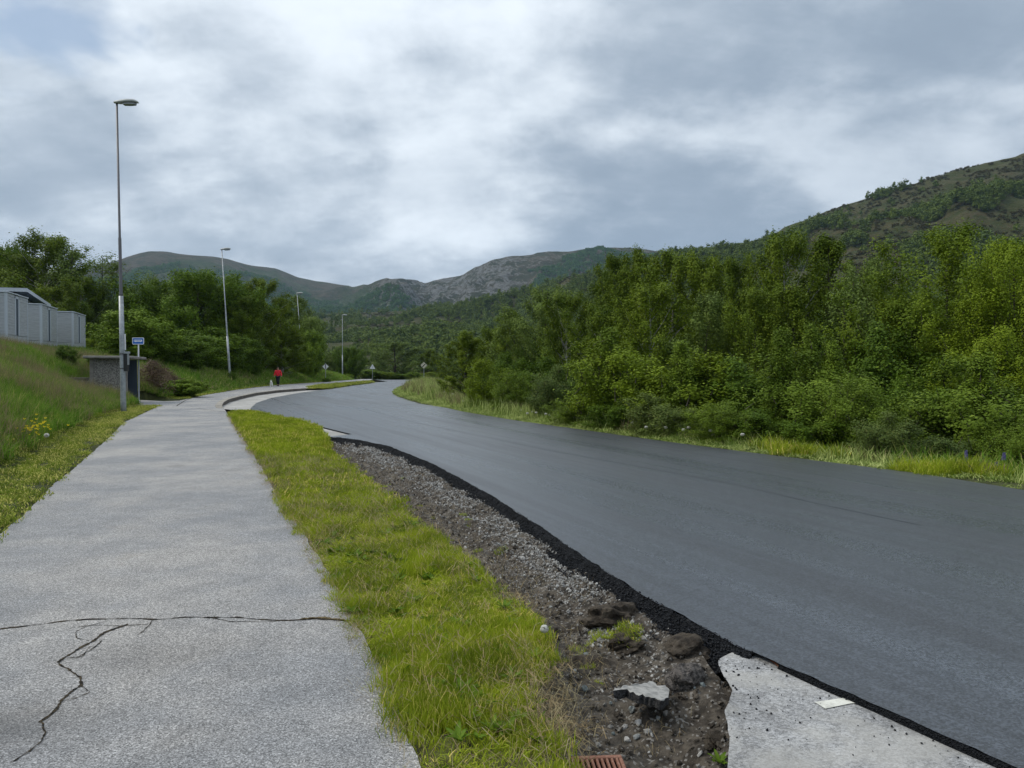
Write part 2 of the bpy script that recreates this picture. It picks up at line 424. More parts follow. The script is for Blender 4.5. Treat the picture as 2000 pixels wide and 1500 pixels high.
M_signblack = material('sign_black', (.03, .02, .02), .5, .5)
M_corr = material('corrugated_panel', (.055, .075, .10), .6, .4)
def m_clad(t):
    p = t.obj(); n = t.noise(t.map(p, (1, 1, 9)), 1.5, 5, .6); return {'c': t.mix(n.step(.3, .7), (.36, .38, .40), (.46, .48, .50))}
M_clad = material('grey_cladding', m_clad, .75, .3)
M_trim = material('pale_trim', (.47, .51, .56), .7, .3)
M_dkwin = material('dark_glass', (.05, .06, .075), .2, .5)
M_roof = material('roof_felt', (.06, .065, .075), .8, .3)
M_rust = material('rusty_iron', lambda t: {'c': t.mix(t.noise(t.pos(), 60, 6, .7).step(.35, .65), (.20, .085, .055), (.27, .15, .11)), 'n': t.bump(t.noise(t.pos(), 120, 4), .4, .004)}, .8, .3)
M_pitshade = material('drain_shade', (.008, .008, .008), .95, .1)
M_crack = material('crack_fill', lambda t: {'c': t.mix(t.noise(t.pos(), 30, 4).step(.4, .65), (.012, .012, .011), (.07, .055, .035))}, .95, .1)
M_crackp = material('crack_moss', lambda t: {'c': t.mix(t.noise(t.pos(), 60, 4).step(.4, .6), (.05, .04, .02), (.17, .13, .07))}, .95, .1)

def foliage(name, a, b, fresh=None, trans=.18, noise_sc=.8):
    def f(t):
        r = t.island(); o = t.oinfo(); n = t.noise(t.obj(), noise_sc, 3, .5)
        c = t.mix((r*.24+n.step(.35, .65)*.36+o*.42), a, b)
        if fresh: c = t.mix(r.step(.90, .98)*.4, c, fresh)
        return {'c': c}
    return material(name, f, .65, .14, trans=trans)
F_birch = foliage('birch_leaves', (0.055, 0.099, 0.008), (0.171, 0.235, 0.015), (0.299, 0.357, 0.032))
F_yellow = foliage('yellow_green_leaves', (0.073, 0.122, 0.007), (0.224, 0.301, 0.015), (0.328, 0.424, 0.034))
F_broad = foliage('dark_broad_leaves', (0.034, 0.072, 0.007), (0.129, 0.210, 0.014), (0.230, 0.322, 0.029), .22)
F_fresh = foliage('fresh_green_leaves', (0.075, 0.135, 0.011), (0.217, 0.316, 0.027), (0.333, 0.443, 0.062))
F_willow = foliage('willow_leaves', (0.071, 0.121, 0.009), (0.195, 0.282, 0.026), (0.339, 0.427, 0.062))
F_grey = foliage('grey_green_leaves', (0.075, 0.119, 0.026), (0.194, 0.268, 0.052), (0.303, 0.398, 0.094))
F_red = foliage('reddish_green_leaves', (0.064, 0.104, 0.023), (0.172, 0.226, 0.051), (0.286, 0.264, 0.072))
F_hill = foliage('hill_wood_leaves', (0.048, 0.086, 0.018), (0.190, 0.248, 0.040), None, .2, .2)
F_hill2 = foliage('mountain_wood_leaves', (0.036, 0.087, 0.026), (0.107, 0.204, 0.052), None, .2, .2)
M_bark = material('grey_bark', lambda t: {'c': t.mix(t.noise(t.map(t.obj(), (1, 1, .3)), 8, 5, .7).step(.35, .65), (.10, .085, .07), (.05, .042, .035))}, .9, .2)
M_birchbark = material('birch_bark', lambda t: {'c': t.mix(t.noise(t.map(t.obj(), (1, 1, 2.5)), 5, 5, .7).step(.50, .60), (.34, .33, .31), (.06, .055, .05))}, .85, .3)
def grassmat(name, a, b, straw, strawf, trans=.3):
    def f(t):
        r = t.island(); o = t.oinfo(); p = t.pos(); n = t.noise(p, 2.1, 5, .65); n2 = t.noise(p, .35, 3, .6)
        c = t.mix((r*.35+n.step(.38, .62)*.5+o*.15), a, b)
        c = t.mix(((r*.6+n2*.5+t.noise(p, 3.1, 4, .6)*.5)).step(strawf, strawf+.16), c, straw); return {'c': c}
    return material(name, f, .7, .12, trans=trans)
G_turf = grassmat('mown_grass', (0.124, 0.183, 0.012), (0.443, 0.524, 0.033), (0.792, 0.646, 0.199), .94)
G_strip = grassmat('mown_strip_grass', (0.094, 0.146, 0.014), (0.292, 0.372, 0.034), (0.651, 0.601, 0.183), .82)
G_mead = grassmat('meadow_grass', (0.063, 0.133, 0.016), (0.204, 0.379, 0.033), (0.408, 0.394, 0.125), .88)
G_stem = grassmat('meadow_stems', (0.143, 0.133, 0.058), (0.243, 0.218, 0.104), (0.286, 0.234, 0.130), .7)
G_verge = grassmat('roadside_grass', (0.080, 0.137, 0.022), (0.226, 0.327, 0.054), (0.588, 0.654, 0.238), .74)
G_dead = grassmat('dead_grass', (.22, .18, .09), (.46, .40, .24), (.32, .24, .13), .8, .15)
M_dead = material('dead_twigs', lambda t: {'c': t.mix(t.island(), (.10, .065, .045), (.20, .15, .11))}, .9, .2)
M_weed = foliage('weed_leaf', (.08, .16, .012), (.19, .29, .03), (.38, .40, .04), .3, 3)
M_yel = material('buttercup_petals', (.85, .68, .02), .5, .3, trans=.2)
M_clock = material('dandelion_seedhead', (.72, .72, .68), .9, .2, trans=.3)
M_lupin = material('lupin_flowers', lambda t: {'c': t.mix(t.island(), (.10, .10, .26), (.22, .19, .40))}, .7, .3)

# ------------------------------------------------------------------ road and path outlines (photo pixels -> ground)
PATH_L = [(-.94, -2.7)] + PL([(0, 1045), (58, 998), (108, 945), (155, 907), (205, 863), (243, 825), (305, 796)]) \
    + PL([(350, 783), (400, 772), (460, 762), (520, 754.5), (560, 751), (605, 748), (650, 745), (690, 742)])
PATH_R = [(1.6, -2.6)] + PL([(820, 1500), (765, 1360), (735, 1290), (700, 1232), (678, 1185), (640, 1120), (590, 1040), (552, 985), (520, 930), (478, 862), (443, 806)])
KERB = PL([(437, 798), (434, 793), (437, 787), (447, 781), (470, 775), (500, 768.5), (540, 763.5), (585, 760), (607, 758.5)])
MED_T = PL([(603, 755.0), (650, 750.2), (700, 746.2), (722, 744.3)])
MED_B = PL([(607, 759), (645, 757.3), (690, 750.6), (727, 746.6)])
VERGE_R = PL([(1125, 1540), (1098, 1480), (1045, 1430), (1000, 1385), (1020, 1335), (1062, 1290), (1030, 1200), (920, 1110), (832, 1040), (746, 970), (680, 925), (642, 890), (628, 858)])
VERGE_END = PL([(620, 838), (606, 828), (540, 815), (490, 803)])
LIP = PL([(1470, 1272), (1450, 1266), (1350, 1213), (1250, 1158), (1150, 1094), (1050, 1025), (950, 962), (850, 908), (760, 871), (700, 859), (660, 854), (638, 853)], zroad)
ROAD_NL = PL([(2700, 1840), (2000, 1505), (1850, 1440), (1700, 1372), (1600, 1330), (1520, 1293)], zroad)
ROAD_FL = PL([(688, 848), (606, 828), (540, 815), (493, 804), (490, 797), (500, 787), (530, 777), (580, 768), (640, 760), (700, 751), (735, 746.5), (757, 745.3)], zroad)
ROAD_R = PL([(830, 747), (800, 752), (780, 758), (769, 765), (768, 769), (776, 774), (800, 782), (850, 793), (900, 803), (1000, 820), (1100, 834), (1300, 862), (1500, 888), (1640, 905), (1800, 925), (2000, 957), (2400, 1015), (3000, 1110)], zroad)
CREST = [(-33, 175), (-18, 175)]

# signed distance lines
PL_S = smooth_pl(PATH_L, 160, 3)                      # left side positive when walking away
RR = smooth_pl(ROAD_R[::-1], 200, 3)                   # from near to far; right side = negative
dn = (RR[0]-RR[3]); RR = np.vstack([RR[0]+dn*6, RR])
PL_ext = np.vstack([PL_S, [(-33, 160), (-42, 230)]])
RR_ext = np.vstack([RR, [(-11.5, 120), (-12, 150), (-16, 180), (-20, 240)]])

def H(x, y, detail=True):
    """the ground beside and under the roads"""
    x = np.asarray(x, float); y = np.asarray(y, float)
    sl = sdist(x, y, PL_ext); sr = -sdist(x, y, RR_ext)
    base = z0(y)
    # left bank
    k = np.interp(y, [0, 30, 40, 46, 60, 80, 110, 150], [.42, .46, .42, .32, .38, .40, .34, .25])
    top = np.interp(y, [0, 20, 45, 60, 75, 100, 150, 220], [4.6, 4.6, 4.4, 3.6, 2.6, 2.6, 1.6, 0])
    s = np.maximum(sl-.95, 0)
    bank = top*(1-np.exp(-k*s/top*1.25))
    # extra spur in front of the shelter
    bank = bank*(1-.62*np.exp(-((s-2.2)/2.2)**2)*np.exp(-((y-34.5)/6.5)**4))
    # cut pad for the shelter
    pad = np.exp(-(((x+19.3)/2.6)**6+((y-39.3)/2.6)**6)); bank = bank*(1-pad)
    zl = base + .03 + bank + .10*fbm(x*.5, y*.5, 4, 3)*np.clip(s, 0, 1)
    # right side: shoulder, slope, wood floor
    q = np.maximum(sr-1.0, 0)
    zr = base - .04 - 1.5*(1-np.exp(-q*.22)) + .10*fbm(x*.6, y*.6, 4, 5)*np.clip(sr, 0, 1)
    zr = zr + .30*np.exp(-((x+4.5)/3.0)**2-((y-62)/12)**2)*np.clip(sr, 0, 1)
    zc = base - .45
    wl = sstep(-.25, .02, sl); wr = sstep(-.25, .02, sr)
    z = zc*(1-wl) + zl*wl; z = z*(1-wr) + zr*wr
    z = np.where(inpoly(x, y, [(-21.8, 37.0), (-18.2, 35.9), (-15.5, 34.9), (-15.9, 38.5), (-17.9, 42.8), (-20.6, 42.2)]), np.minimum(z, base-.06), z)
    return z

# ------------------------------------------------------------------ ground
def axis(lim0, lim1, fine0, fine1, step, g=1.16):
    a = list(np.arange(fine0, fine1+1e-6, step)); d = step
    while a[-1] < lim1: d *= g; a.append(a[-1]+d)
    d = step
    while a[0] > lim0: d *= g; a.insert(0, a[0]-d)
    return np.array(a)
gx = axis(-4200, 4200, -34, 22, .30); gy = axis(-4200, 4200, 2, 72, .36, 1.10)
X, Y = np.meshgrid(gx, gy)
Z = H(X, Y)
far = sstep(200, 420, np.hypot(X, Y)); Z = Z*(1-far) + np.where(Y > 0, -9.5, -1.0)*far - far*4*sstep(900, 3000, np.hypot(X, Y))
nx, ny = len(gx), len(gy); I = np.arange(nx*ny).reshape(ny, nx)
F = np.stack([I[:-1, :-1], I[:-1, 1:], I[1:, 1:], I[1:, :-1]], -1).reshape(-1, 4)
tag(link('ground', mesh('ground', np.stack([X, Y, Z], -1).reshape(-1, 3), F, [M_ground], True)), kind='structure')

# ------------------------------------------------------------------ paved surfaces
path_poly = jagged(PATH_L[:8], .014, .10, 3) + PL([(256, 790), (256, 786), (271, 781.5), (320, 784)]) + PATH_L[8:] + [(-30.5, 160), (-29, 160)] \
    + PL([(725, 742.2), (722, 744.3), (700, 746.2), (650, 750.2), (603, 755.0)]) + KERB[::-1] + jagged(PATH_R[::-1][:-1], .014, .08, 5) + [PATH_R[0]]
path = sheet('path', path_poly, zpath, M_path)
verge_poly = PATH_R[1:] + VERGE_END[::-1] + VERGE_R[::-1] + [(.30, 2.4)]
vp = sheet('verge', [PATH_R[0]] + verge_poly + [(2.9, -2.6)], lambda y: z0(y)-.012, M_verge)
sheet('median_ground', MED_T + MED_B[::-1], lambda y: z0(y)+.0, M_verge)
lay_poly = [KERB[0]] + KERB[1:] + MED_B[1:] + PL([(760, 746)]) + PL([(700, 760), (600, 790), (540, 820), (606, 831), (688, 851), (637, 857)], zold) + VERGE_END
sheet('layby', lay_poly, zold, M_layby)
OLD_L = PL([(1440, 1700), (1436, 1560), (1425, 1500), (1428, 1440), (1420, 1390), (1432, 1350), (1412, 1320), (1399, 1300), (1404, 1287), (1440, 1272), (1462, 1268)], zold)
old_poly = jagged(OLD_L, .012, .03, 9) + PL([(1475, 1270), (1560, 1290)], zold) + PL([(2100, 1540), (2800, 1840)], zold) + [(4.5, .2), (2.2, .2)]
sheet('old_pavement', old_poly, zold, M_old)
road_poly = ROAD_NL[:1] + jagged(ROAD_NL[1:] + LIP, .018, .05, 11) + ROAD_FL + CREST + ROAD_R + [(11.5, 1.5)]
ROAD_OBJ = sheet('road', road_poly, zroad, M_road)

def edge_strip(name, pl, side, drop, run, mat, n_across=4, step=.03, seed=0, amp=.012):
    pl = resample(pl, max(8, int(np.hypot(*np.diff(np.array(pl), axis=0).T).sum()/step)))
    tn = np.gradient(pl, axis=0); tn /= np.hypot(tn[:, 0], tn[:, 1])[:, None]+1e-9
    nr = np.c_[-tn[:, 1], tn[:, 0]]*side; V = []
    m = len(pl)
    for j in range(n_across+1):
        f = j/n_across; q = pl+nr*run*f
        z = np.array([zroad(y) for y in pl[:, 1]])-drop*(f**.8)
        am = amp*math.sin(PI*min(1, f+.2))
        z = z+am*fbm(pl[:, 0]*22+f*9, pl[:, 1]*22, 3, seed)*2-(.001 if j == 0 else 0)
        q = q+nr*(am*1.6*fbm(pl[:, 0]*18+f*5, pl[:, 1]*18, 3, seed+4)*2)[:, None]
        V.append(np.c_[q, z])
    V = np.stack(V, 1).reshape(-1, 3); I = np.arange(len(V)).reshape(m, n_across+1)
    F = np.stack([I[:-1, :-1], I[:-1, 1:], I[1:, 1:], I[1:, :-1]], -1).reshape(-1, 4)
    o = link(name, mesh(name, V, F, [mat], False)); tag(o, kind='structure'); return o
road_edge = edge_strip('road_edge', LIP, 1, .13, .15, M_lip)
edge_strip('road_edge', ROAD_R[::-1][2:], -1, .20, .12, M_lip, 3, .15)
edge_strip('road_edge', ROAD_NL[1:], 1, .034, .008, M_lip, 2, .03, 3, .006)
edge_strip('road_edge', ROAD_FL[:], 1, .06, .03, M_lip, 2, .2, 3, .004)

# ------------------------------------------------------------------ ditch of turned soil beside the new asphalt
DA = smooth_pl([(.62, 2.2)] + VERGE_R, 400, 4); 
TOE0 = PL([(1436, 1700), (1432, 1560), (1425, 1500), (1428, 1440), (1420, 1390), (1420, 1340), (1395, 1290), (1340, 1250), (1240, 1192), (1150, 1134), (1050, 1068), (950, 1003), (870, 948), (760, 897), (700, 872), (655, 864), (640, 858)], zold)
_lp = np.array(LIP[2:])[:, :2]; TOE = [(x+.13, y) for x, y in TOE0[:6]] + [(1.12, 4.12)] + [(x-.02, y-.04) for x, y in _lp]
NM, NA = 620, 60
Aq, Bq = resample(DA, NM, 1.55), resample(TOE, NM, 1.55)
f = np.linspace(0, 1, NA)[None, :, None]
Q = Aq[:, None]*(1-f)+Bq[:, None]*f
dxx, dyy = Q[..., 0], Q[..., 1]; ff = f[..., 0]
prof = np.interp(ff, [0, .06, .25, .5, .78, 1], [-.03, -.09, -.19, -.20, -.13, -.07])
near = sstep(4.6, 3.4, dyy)
prof = prof - .06*near*np.sin(PI*ff)
nz = .065*fbm(dxx*2.6, dyy*2.6, 3, 21)+.040*np.abs(fbm(dxx*7, dyy*7, 4, 22))+.014*fbm(dxx*26, dyy*26, 3, 23)
fur = .018*np.sin((dxx*.9+dyy*.44)*34+4*fbm(dxx*2, dyy*2, 2, 9))*sstep(5.0, 7.0, dyy)
_GC = P(1175, 1510, lambda y: z0(y)-.17)
DZ = z0(dyy)+prof+(nz+fur)*np.clip(np.minimum(ff*10, (1-ff)*10), .25, 1)
_g = np.exp(-(((dxx-_GC[0])/.17)**8+((dyy-_GC[1])/.20)**8)); DZ = DZ*(1-_g)+_g*(-.215)
V = np.stack([dxx, dyy, DZ], -1).reshape(-1, 3); I = np.arange(NM*NA).reshape(NM, NA)
F = np.stack([I[:-1, :-1], I[:-1, 1:], I[1:, 1:], I[1:, :-1]], -1).reshape(-1, 4)
tag(link('ditch_soil', mesh('ditch_soil', V, F, [M_soil], False)), kind='structure')
def ditchz(x, y):
    d = (dxx-x)**2+(dyy-y)**2; k = int(np.argmin(d)); return float(DZ.ravel()[k])

def rock_mesh(name, seed, mat, sub=1, flat=.6, amp=.35, smooth=False, r=1.):
    bm = bmesh.new(); bmesh.ops.create_icosphere(bm, subdivisions=sub, radius=r); rg = random.Random(seed)
    off = rg.random()*50
    for v in bm.verts:
        c = v.co; k = 1+amp*2*float(fbm(np.array(c.x*1.3/r+off), np.array(c.y*1.3/r+c.z*1.7/r+off), 3 if sub < 3 else 6, seed))
        v.co = Vector((c.x*k, c.y*k*(.7+.3*rg.random()*.3), c.z*k*flat))
    me = bpy.data.meshes.new(name); bm.to_mesh(me); bm.free(); me.materials.append(mat)
    if smooth: me.polygons.foreach_set('use_smooth', np.ones(len(me.polygons), bool))
    return me
stones = src_collection('gravel_pieces', [rock_mesh(f'gravel_piece{i}', 40+i, M_stone, 1, .55+.08*(i % 3), .5) for i in range(5)])
crumbs = src_collection('crumb_pieces', [rock_mesh(f'crumb_piece{i}', 60+i, M_crumb, 1, .8, .5) for i in range(3)])
clods = src_collection('clod_pieces', [rock_mesh(f'clod_piece{i}', 80+i, M_soil, 2, .6, .6) for i in range(4)])

def rrot(n): return RNG.uniform(0, 2*PI, (n, 3))
def ditch_pts(n, gen):
    i = (RNG.random(n)**1.0*(NM-1)).astype(int); j, keep = gen(n, i)
    p = np.stack([dxx[i, j], dyy[i, j], DZ[i, j]], -1)+RNG.normal(0, .006, (n, 3)); keep = keep & ~((np.abs(p[:, 0]-_GC[0]) < .14) & (np.abs(p[:, 1]-_GC[1]) < .17)); return p[keep]
def gen_grav(n, i):
    y = dyy[i, 0]; c = np.where(y > 5.2, .80, .62); s = np.where(y > 5.2, .10, .10)
    band = RNG.random(n) < .84
    fj = np.where(band, RNG.normal(c, s), RNG.random(n)); fj = np.clip(fj, .01, .995); j = (fj*(NA-1)).astype(int)
    x_, y_ = dxx[i, j], dyy[i, j]
    patch = fbm(x_*1.4, y_*1.4, 3, 31)
    keep = (patch > -.15) | (RNG.random(n) < .2)
    keep &= ~((y_ < 4.95) & (RNG.random(n) < .86))
    return j, keep
gp = ditch_pts(17000, gen_grav); n = len(gp)
sz = (.0075+.011*RNG.random(n)**2.2)*(1+.045*np.clip(gp[:, 1]-6, 0, 12))
scatter('ditch_gravel', gp, rrot(n), sz, RNG.integers(0, 5, n), stones)
gp = ditch_pts(4200, lambda n, i: ((RNG.random(n)*(NA-1)).astype(int), np.ones(n, bool))); n = len(gp)
scatter('soil_clods', gp, rrot(n), .006+.018*RNG.random(n)**3, RNG.integers(0, 4, n), clods)
# asphalt crumbs down the fresh edge
lp = resample(LIP, 4000, 1.5); tn = np.gradient(lp, axis=0); tn /= np.hypot(tn[:, 0], tn[:, 1])[:, None]+1e-9
k = RNG.integers(0, 4000, 14000); r = RNG.random(14000)**1.1*1.25
cp = np.c_[lp[k, 0]-tn[k, 1]*.16*r, lp[k, 1]+tn[k, 0]*.16*r, zroad(lp[k, 1])-.125*np.minimum(r, 1)**.8+.002]
scatter('asphalt_crumbs', cp, rrot(len(cp)), .0035+.0065*RNG.random(len(cp))**2, RNG.integers(0, 3, len(cp)), crumbs)
# crumbs spilt on the worn pavement
n = 150; c0 = np.array(PL([(1460, 1300), (1600, 1360), (1800, 1450), (1480, 1420), (1440, 1320)], zold))
k = RNG.integers(0, 5, n); cp = np.c_[c0[k]+RNG.normal(0, .16, (n, 2)), np.full(n, zold(3)+.003)]
cp = cp[inpoly(cp[:, 0], cp[:, 1], old_poly)]; n = len(cp)
scatter('spilt_crumbs', cp, rrot(n), .0025+.0045*RNG.random(n)**2, RNG.integers(0, 3, n), crumbs)

# cracks of the path
def crack(name, pts, wmin, wmax, seed, mat=M_crack):
    pl = np.array(jagged(PL(pts, zpath), .018, .012, seed)); n = len(pl)
    tn = np.gradient(pl, axis=0); tn /= np.hypot(tn[:, 0], tn[:, 1])[:, None]+1e-9
    q = np.linspace(0, 60, n); wd = (wmin+(wmax-wmin)*np.clip(.5+1.6*fbm(q, q*0+seed, 4, seed), 0, 1))/2
    wd[0] = wd[-1] = .0005
    nr = np.c_[-tn[:, 1], tn[:, 0]]
    V = np.concatenate([np.c_[pl+nr*wd[:, None], z0(pl[:, 1])+.0155], np.c_[pl-nr*wd[:, None], z0(pl[:, 1])+.0155]])
    F = np.array([[i, n+i, n+i+1, i+1] for i in range(n-1)])
    return link(name, mesh(name, V, F, [mat]), path)
crack('crack', [(-200, 1250), (0, 1229), (60, 1222), (150, 1211), (240, 1209), (310, 1210), (360, 1205), (420, 1206), (500, 1210), (560, 1212), (620, 1209), (690, 1214)], .006, .022, 1)
crack('crack', [(250, 1219), (205, 1235), (180, 1252), (150, 1268), (128, 1285), (117, 1295)], .008, .024, 2)
crack('crack', [(117, 1295), (140, 1308), (158, 1322), (160, 1340), (140, 1352), (120, 1368), (98, 1395), (75, 1412)], .005, .018, 3)
crack('crack', [(300, 1212), (285, 1226), (268, 1240)], .003, .008, 4)
crack('crack', [(215, 1212), (170, 1225), (152, 1235), (153, 1247), (172, 1254)], .003, .007, 5)
crack('crack', [(180, 1262), (160, 1282), (140, 1288)], .002, .006, 6)
crack('crack', [(75, 1412), (82, 1432), (70, 1450), (50, 1470), (20, 1490)], .003, .010, 7)
crack('crack', [(135, 1228), (170, 1222), (230, 1224), (290, 1219)], .003, .009, 21)
crack('crack', [(128, 1285), (150, 1283), (176, 1268), (200, 1250)], .003, .010, 22)
crack('crack', [(400, 1206), (450, 1214), (520, 1216), (580, 1211)], .003, .010, 23)
crack('crack', [(160, 1340), (180, 1352), (150, 1365), (118, 1372)], .002, .007, 24)
crack('mossy_crack', [(585, 1211), (630, 1207), (690, 1213)], .018, .045, 8, M_crackp)
crack('seam', [(345, 793), (360, 783), (380, 775), (430, 766.5), (470, 762.5)], .04, .06, 9)
crack('seam', [(385, 798), (410, 801), (443, 805)], .03, .05, 10)

def flat_mark(name, pts, zf, mat, parent=None):
    me = mesh(name, [(*P(a, b, zf)[:2], P(a, b, zf)[2]) for a, b in pts], [list(range(len(pts)))], [mat]); 
    if me.polygons[0].normal.z < 0: me.flip_normals()
    return link(name, me, parent)
zo4 = lambda y: zold(y)+.004
tag(flat_mark('painted_line', [(1591, 1371), (1660, 1361), (1694, 1362), (1702, 1370), (1660, 1374), (1612, 1384)], zo4, M_white), kind='structure')
for i, seg in enumerate(([(1500, 1287), (1530, 1298), (1585, 1330), (1560, 1322), (1520, 1302)], [(1660, 1360), (1690, 1367), (1745, 1396), (1715, 1385), (1680, 1369)], [(1940, 1482), (1970, 1491), (2010, 1512), (1980, 1502)])):
    tag(flat_mark('spray_mark', seg, zo4, M_orange), kind='structure')

def ribbon(name, dist, y0, y1, wd, mat, dz, wob, seed):
    q = resample(RR, 700); q = q[(q[:, 1] > y0) & (q[:, 1] < y1)]; tn = np.gradient(q, axis=0); tn /= np.hypot(tn[:, 0], tn[:, 1])[:, None]
    nr = np.c_[-tn[:, 1], tn[:, 0]]; q = q+nr*(dist+wob*fbm(q[:, 1]*.35, q[:, 1]*0+seed, 3, seed))[:, None]; w_ = wd*(.5+.6*np.clip(.5+fbm(q[:, 1]*2.5, q[:, 1]*0+seed, 4, seed+9), 0, 1))[:, None]/2
    w_[0] = w_[-1] = .002; m = len(q); z = zroad(q[:, 1])+dz; V = np.concatenate([np.c_[q+nr*w_, z], np.c_[q-nr*w_, z]]); F = np.array([[i, i+1, m+i+1, m+i] for i in range(m-1)])
    me = mesh(name, V, F, [mat]); 
    if me.polygons[0].normal.z < 0: me.flip_normals()
    return link(name, me, ROAD_OBJ)
M_seam = material('roller_seam', lambda t: {'c': t.mix(t.noise(t.pos(), 40, 5, .7), (.030, .035, .042), (.046, .053, .064))}, .36, 1.0)
for k_, (d_, a_, b_, w_, wb_) in enumerate(((3.35, 9, 62, .05, .10),)): ribbon('seam', d_, a_, b_, w_, M_seam, .003, wb_, 30+k_)
# kerb stones around the lay-by
kerb = empty('kerb', (*KERB[4], float(z0(KERB[4][1])))); tag(kerb, kind='structure')
kp = smooth_pl(KERB, 400, 10); dd = np.r_[0, np.cumsum(np.hypot(*np.diff(kp, axis=0).T))]
ks = np.arange(0, dd[-1]-.9, 1.0)
for i, s0 in enumerate(ks):
    q = np.linspace(s0+.01, s0+.99, 3); px_, py_ = np.interp(q, dd, kp[:, 0]), np.interp(q, dd, kp[:, 1])
    a = Vector((px_[0], py_[0], 0)); b = Vector((px_[2], py_[2], 0)); tdir = (b-a).normalized(); nrm = Vector((tdir.y, -tdir.x, 0))
    if i == 0: rise0 = .02
    zt = float(z0(py_[1])) + min(.05, .015+i*.02); zb = float(zold(py_[1]))-.02
    for part, o0, o1, t0, t1, mm in (('kerb_stone', -.30, 0.0, zb, zt, M_kerb),):
        v = [a+nrm*o0, b+nrm*o0, b+nrm*o1, a+nrm*o1]
        mb = MB().add([(p.x, p.y, t0) for p in v]+[(p.x, p.y, t1) for p in v], [[3, 2, 1, 0], [4, 5, 6, 7], [0, 1, 5, 4], [1, 2, 6, 5], [2, 3, 7, 6], [3, 0, 4, 7]])
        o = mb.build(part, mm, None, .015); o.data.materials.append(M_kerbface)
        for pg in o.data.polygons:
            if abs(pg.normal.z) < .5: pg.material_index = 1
        o.parent = kerb; o.matrix_parent_inverse = Matrix.Translation(kerb.location).inverted()

# ------------------------------------------------------------------ hills
def fan(name, us, ts, fn, mat, smooth=True):
    U, TT = np.meshgrid(us, ts); X, Y, Z = fn(U, TT)
    n0, n1 = U.shape; I = np.arange(n0*n1).reshape(n0, n1)
    F = np.stack([I[:-1, :-1], I[:-1, 1:], I[1:, 1:], I[1:, :-1]], -1).reshape(-1, 4)
    return tag(link(name, mesh(name, np.stack([X, Y, Z], -1).reshape(-1, 3), F, [mat], smooth)), kind='structure')
def crest_y(tab, u): 
    px = np.asarray(u)*1500+1000; return np.interp(px, [a for a, b in tab], [b for a, b in tab])
RIDGE_M = [(-2600, 640), (0, 655), (300, 640), (600, 616), (690, 611), (760, 610), (850, 603), (900, 597), (940, 590), (1000, 577), (1060, 561), (1110, 545), (1160, 532), (1200, 524), (1270, 508), (1340, 493), (1400, 487), (1440, 476), (1500, 461), (1560, 438), (1600, 420), (1640, 405), (1700, 390), (1750, 375), (1800, 362), (1850, 345), (1900, 325), (1950, 312), (2000, 300), (2200, 240), (2600, 150), (3400, 100), (4400, 160)]
YR_M = [(-2600, 1500), (600, 1300), (1000, 1200), (1340, 1000), (2000, 880), (3400, 800)]
def hillM(U, T_):
    yr = np.interp(U*1500+1000, [a for a, b in YR_M], [b for a, b in YR_M]); zr = CAM_H+yr*(727-crest_y(RIDGE_M, U))/1500
    Yv = 235+(yr-235)*T_; Xv = U*Yv
    pr = np.where(T_ <= 1, .25*T_+.75*T_**1.25, 1-.25*(T_-1)-.9*(T_-1)**2)
    nz = fbm(Xv/95, Yv/95, 5, 51)*20*np.clip(T_*2.2, 0, 1)*np.clip((1.04-T_)*5, .10, 1)+fbm(Xv/22, Yv/22, 4, 52)*3.0*np.clip(T_*2, 0, 1)
    zz = -10+(zr+10)*pr+nz*np.clip(zr/110, .4, 1.6)
    return Xv, Yv, zz
def m_hill(t):
    p = t.pos(); a = t.noise(p, .011, 6, .62); b = t.noise(p, .06, 7, .68); c = t.noise(p, .35, 5, .65)
    col = t.mix(b.step(.40, .62), (.038, .046, .014), (.078, .066, .034))
    col = t.mix(c.step(.42, .62)*.6, col, (.045, .060, .018))
    col = t.mix(a.step(.5, .62)*.5, col, (.060, .068, .025))
    col = t.mix((b*.5+c*.5).step(.60, .68)*.7, col, (.19, .18, .17))
    return {'c': col, 'n': t.bump(c*.6+b, 1., 3.)}
M_hill = material('heath_hillside', m_hill, .95, .15)
us = np.linspace(-1.6, 1.7, 420)
fan('hill', us, np.r_[np.linspace(0, 1, 200), np.linspace(1.01, 1.8, 12)], hillM, M_hill)

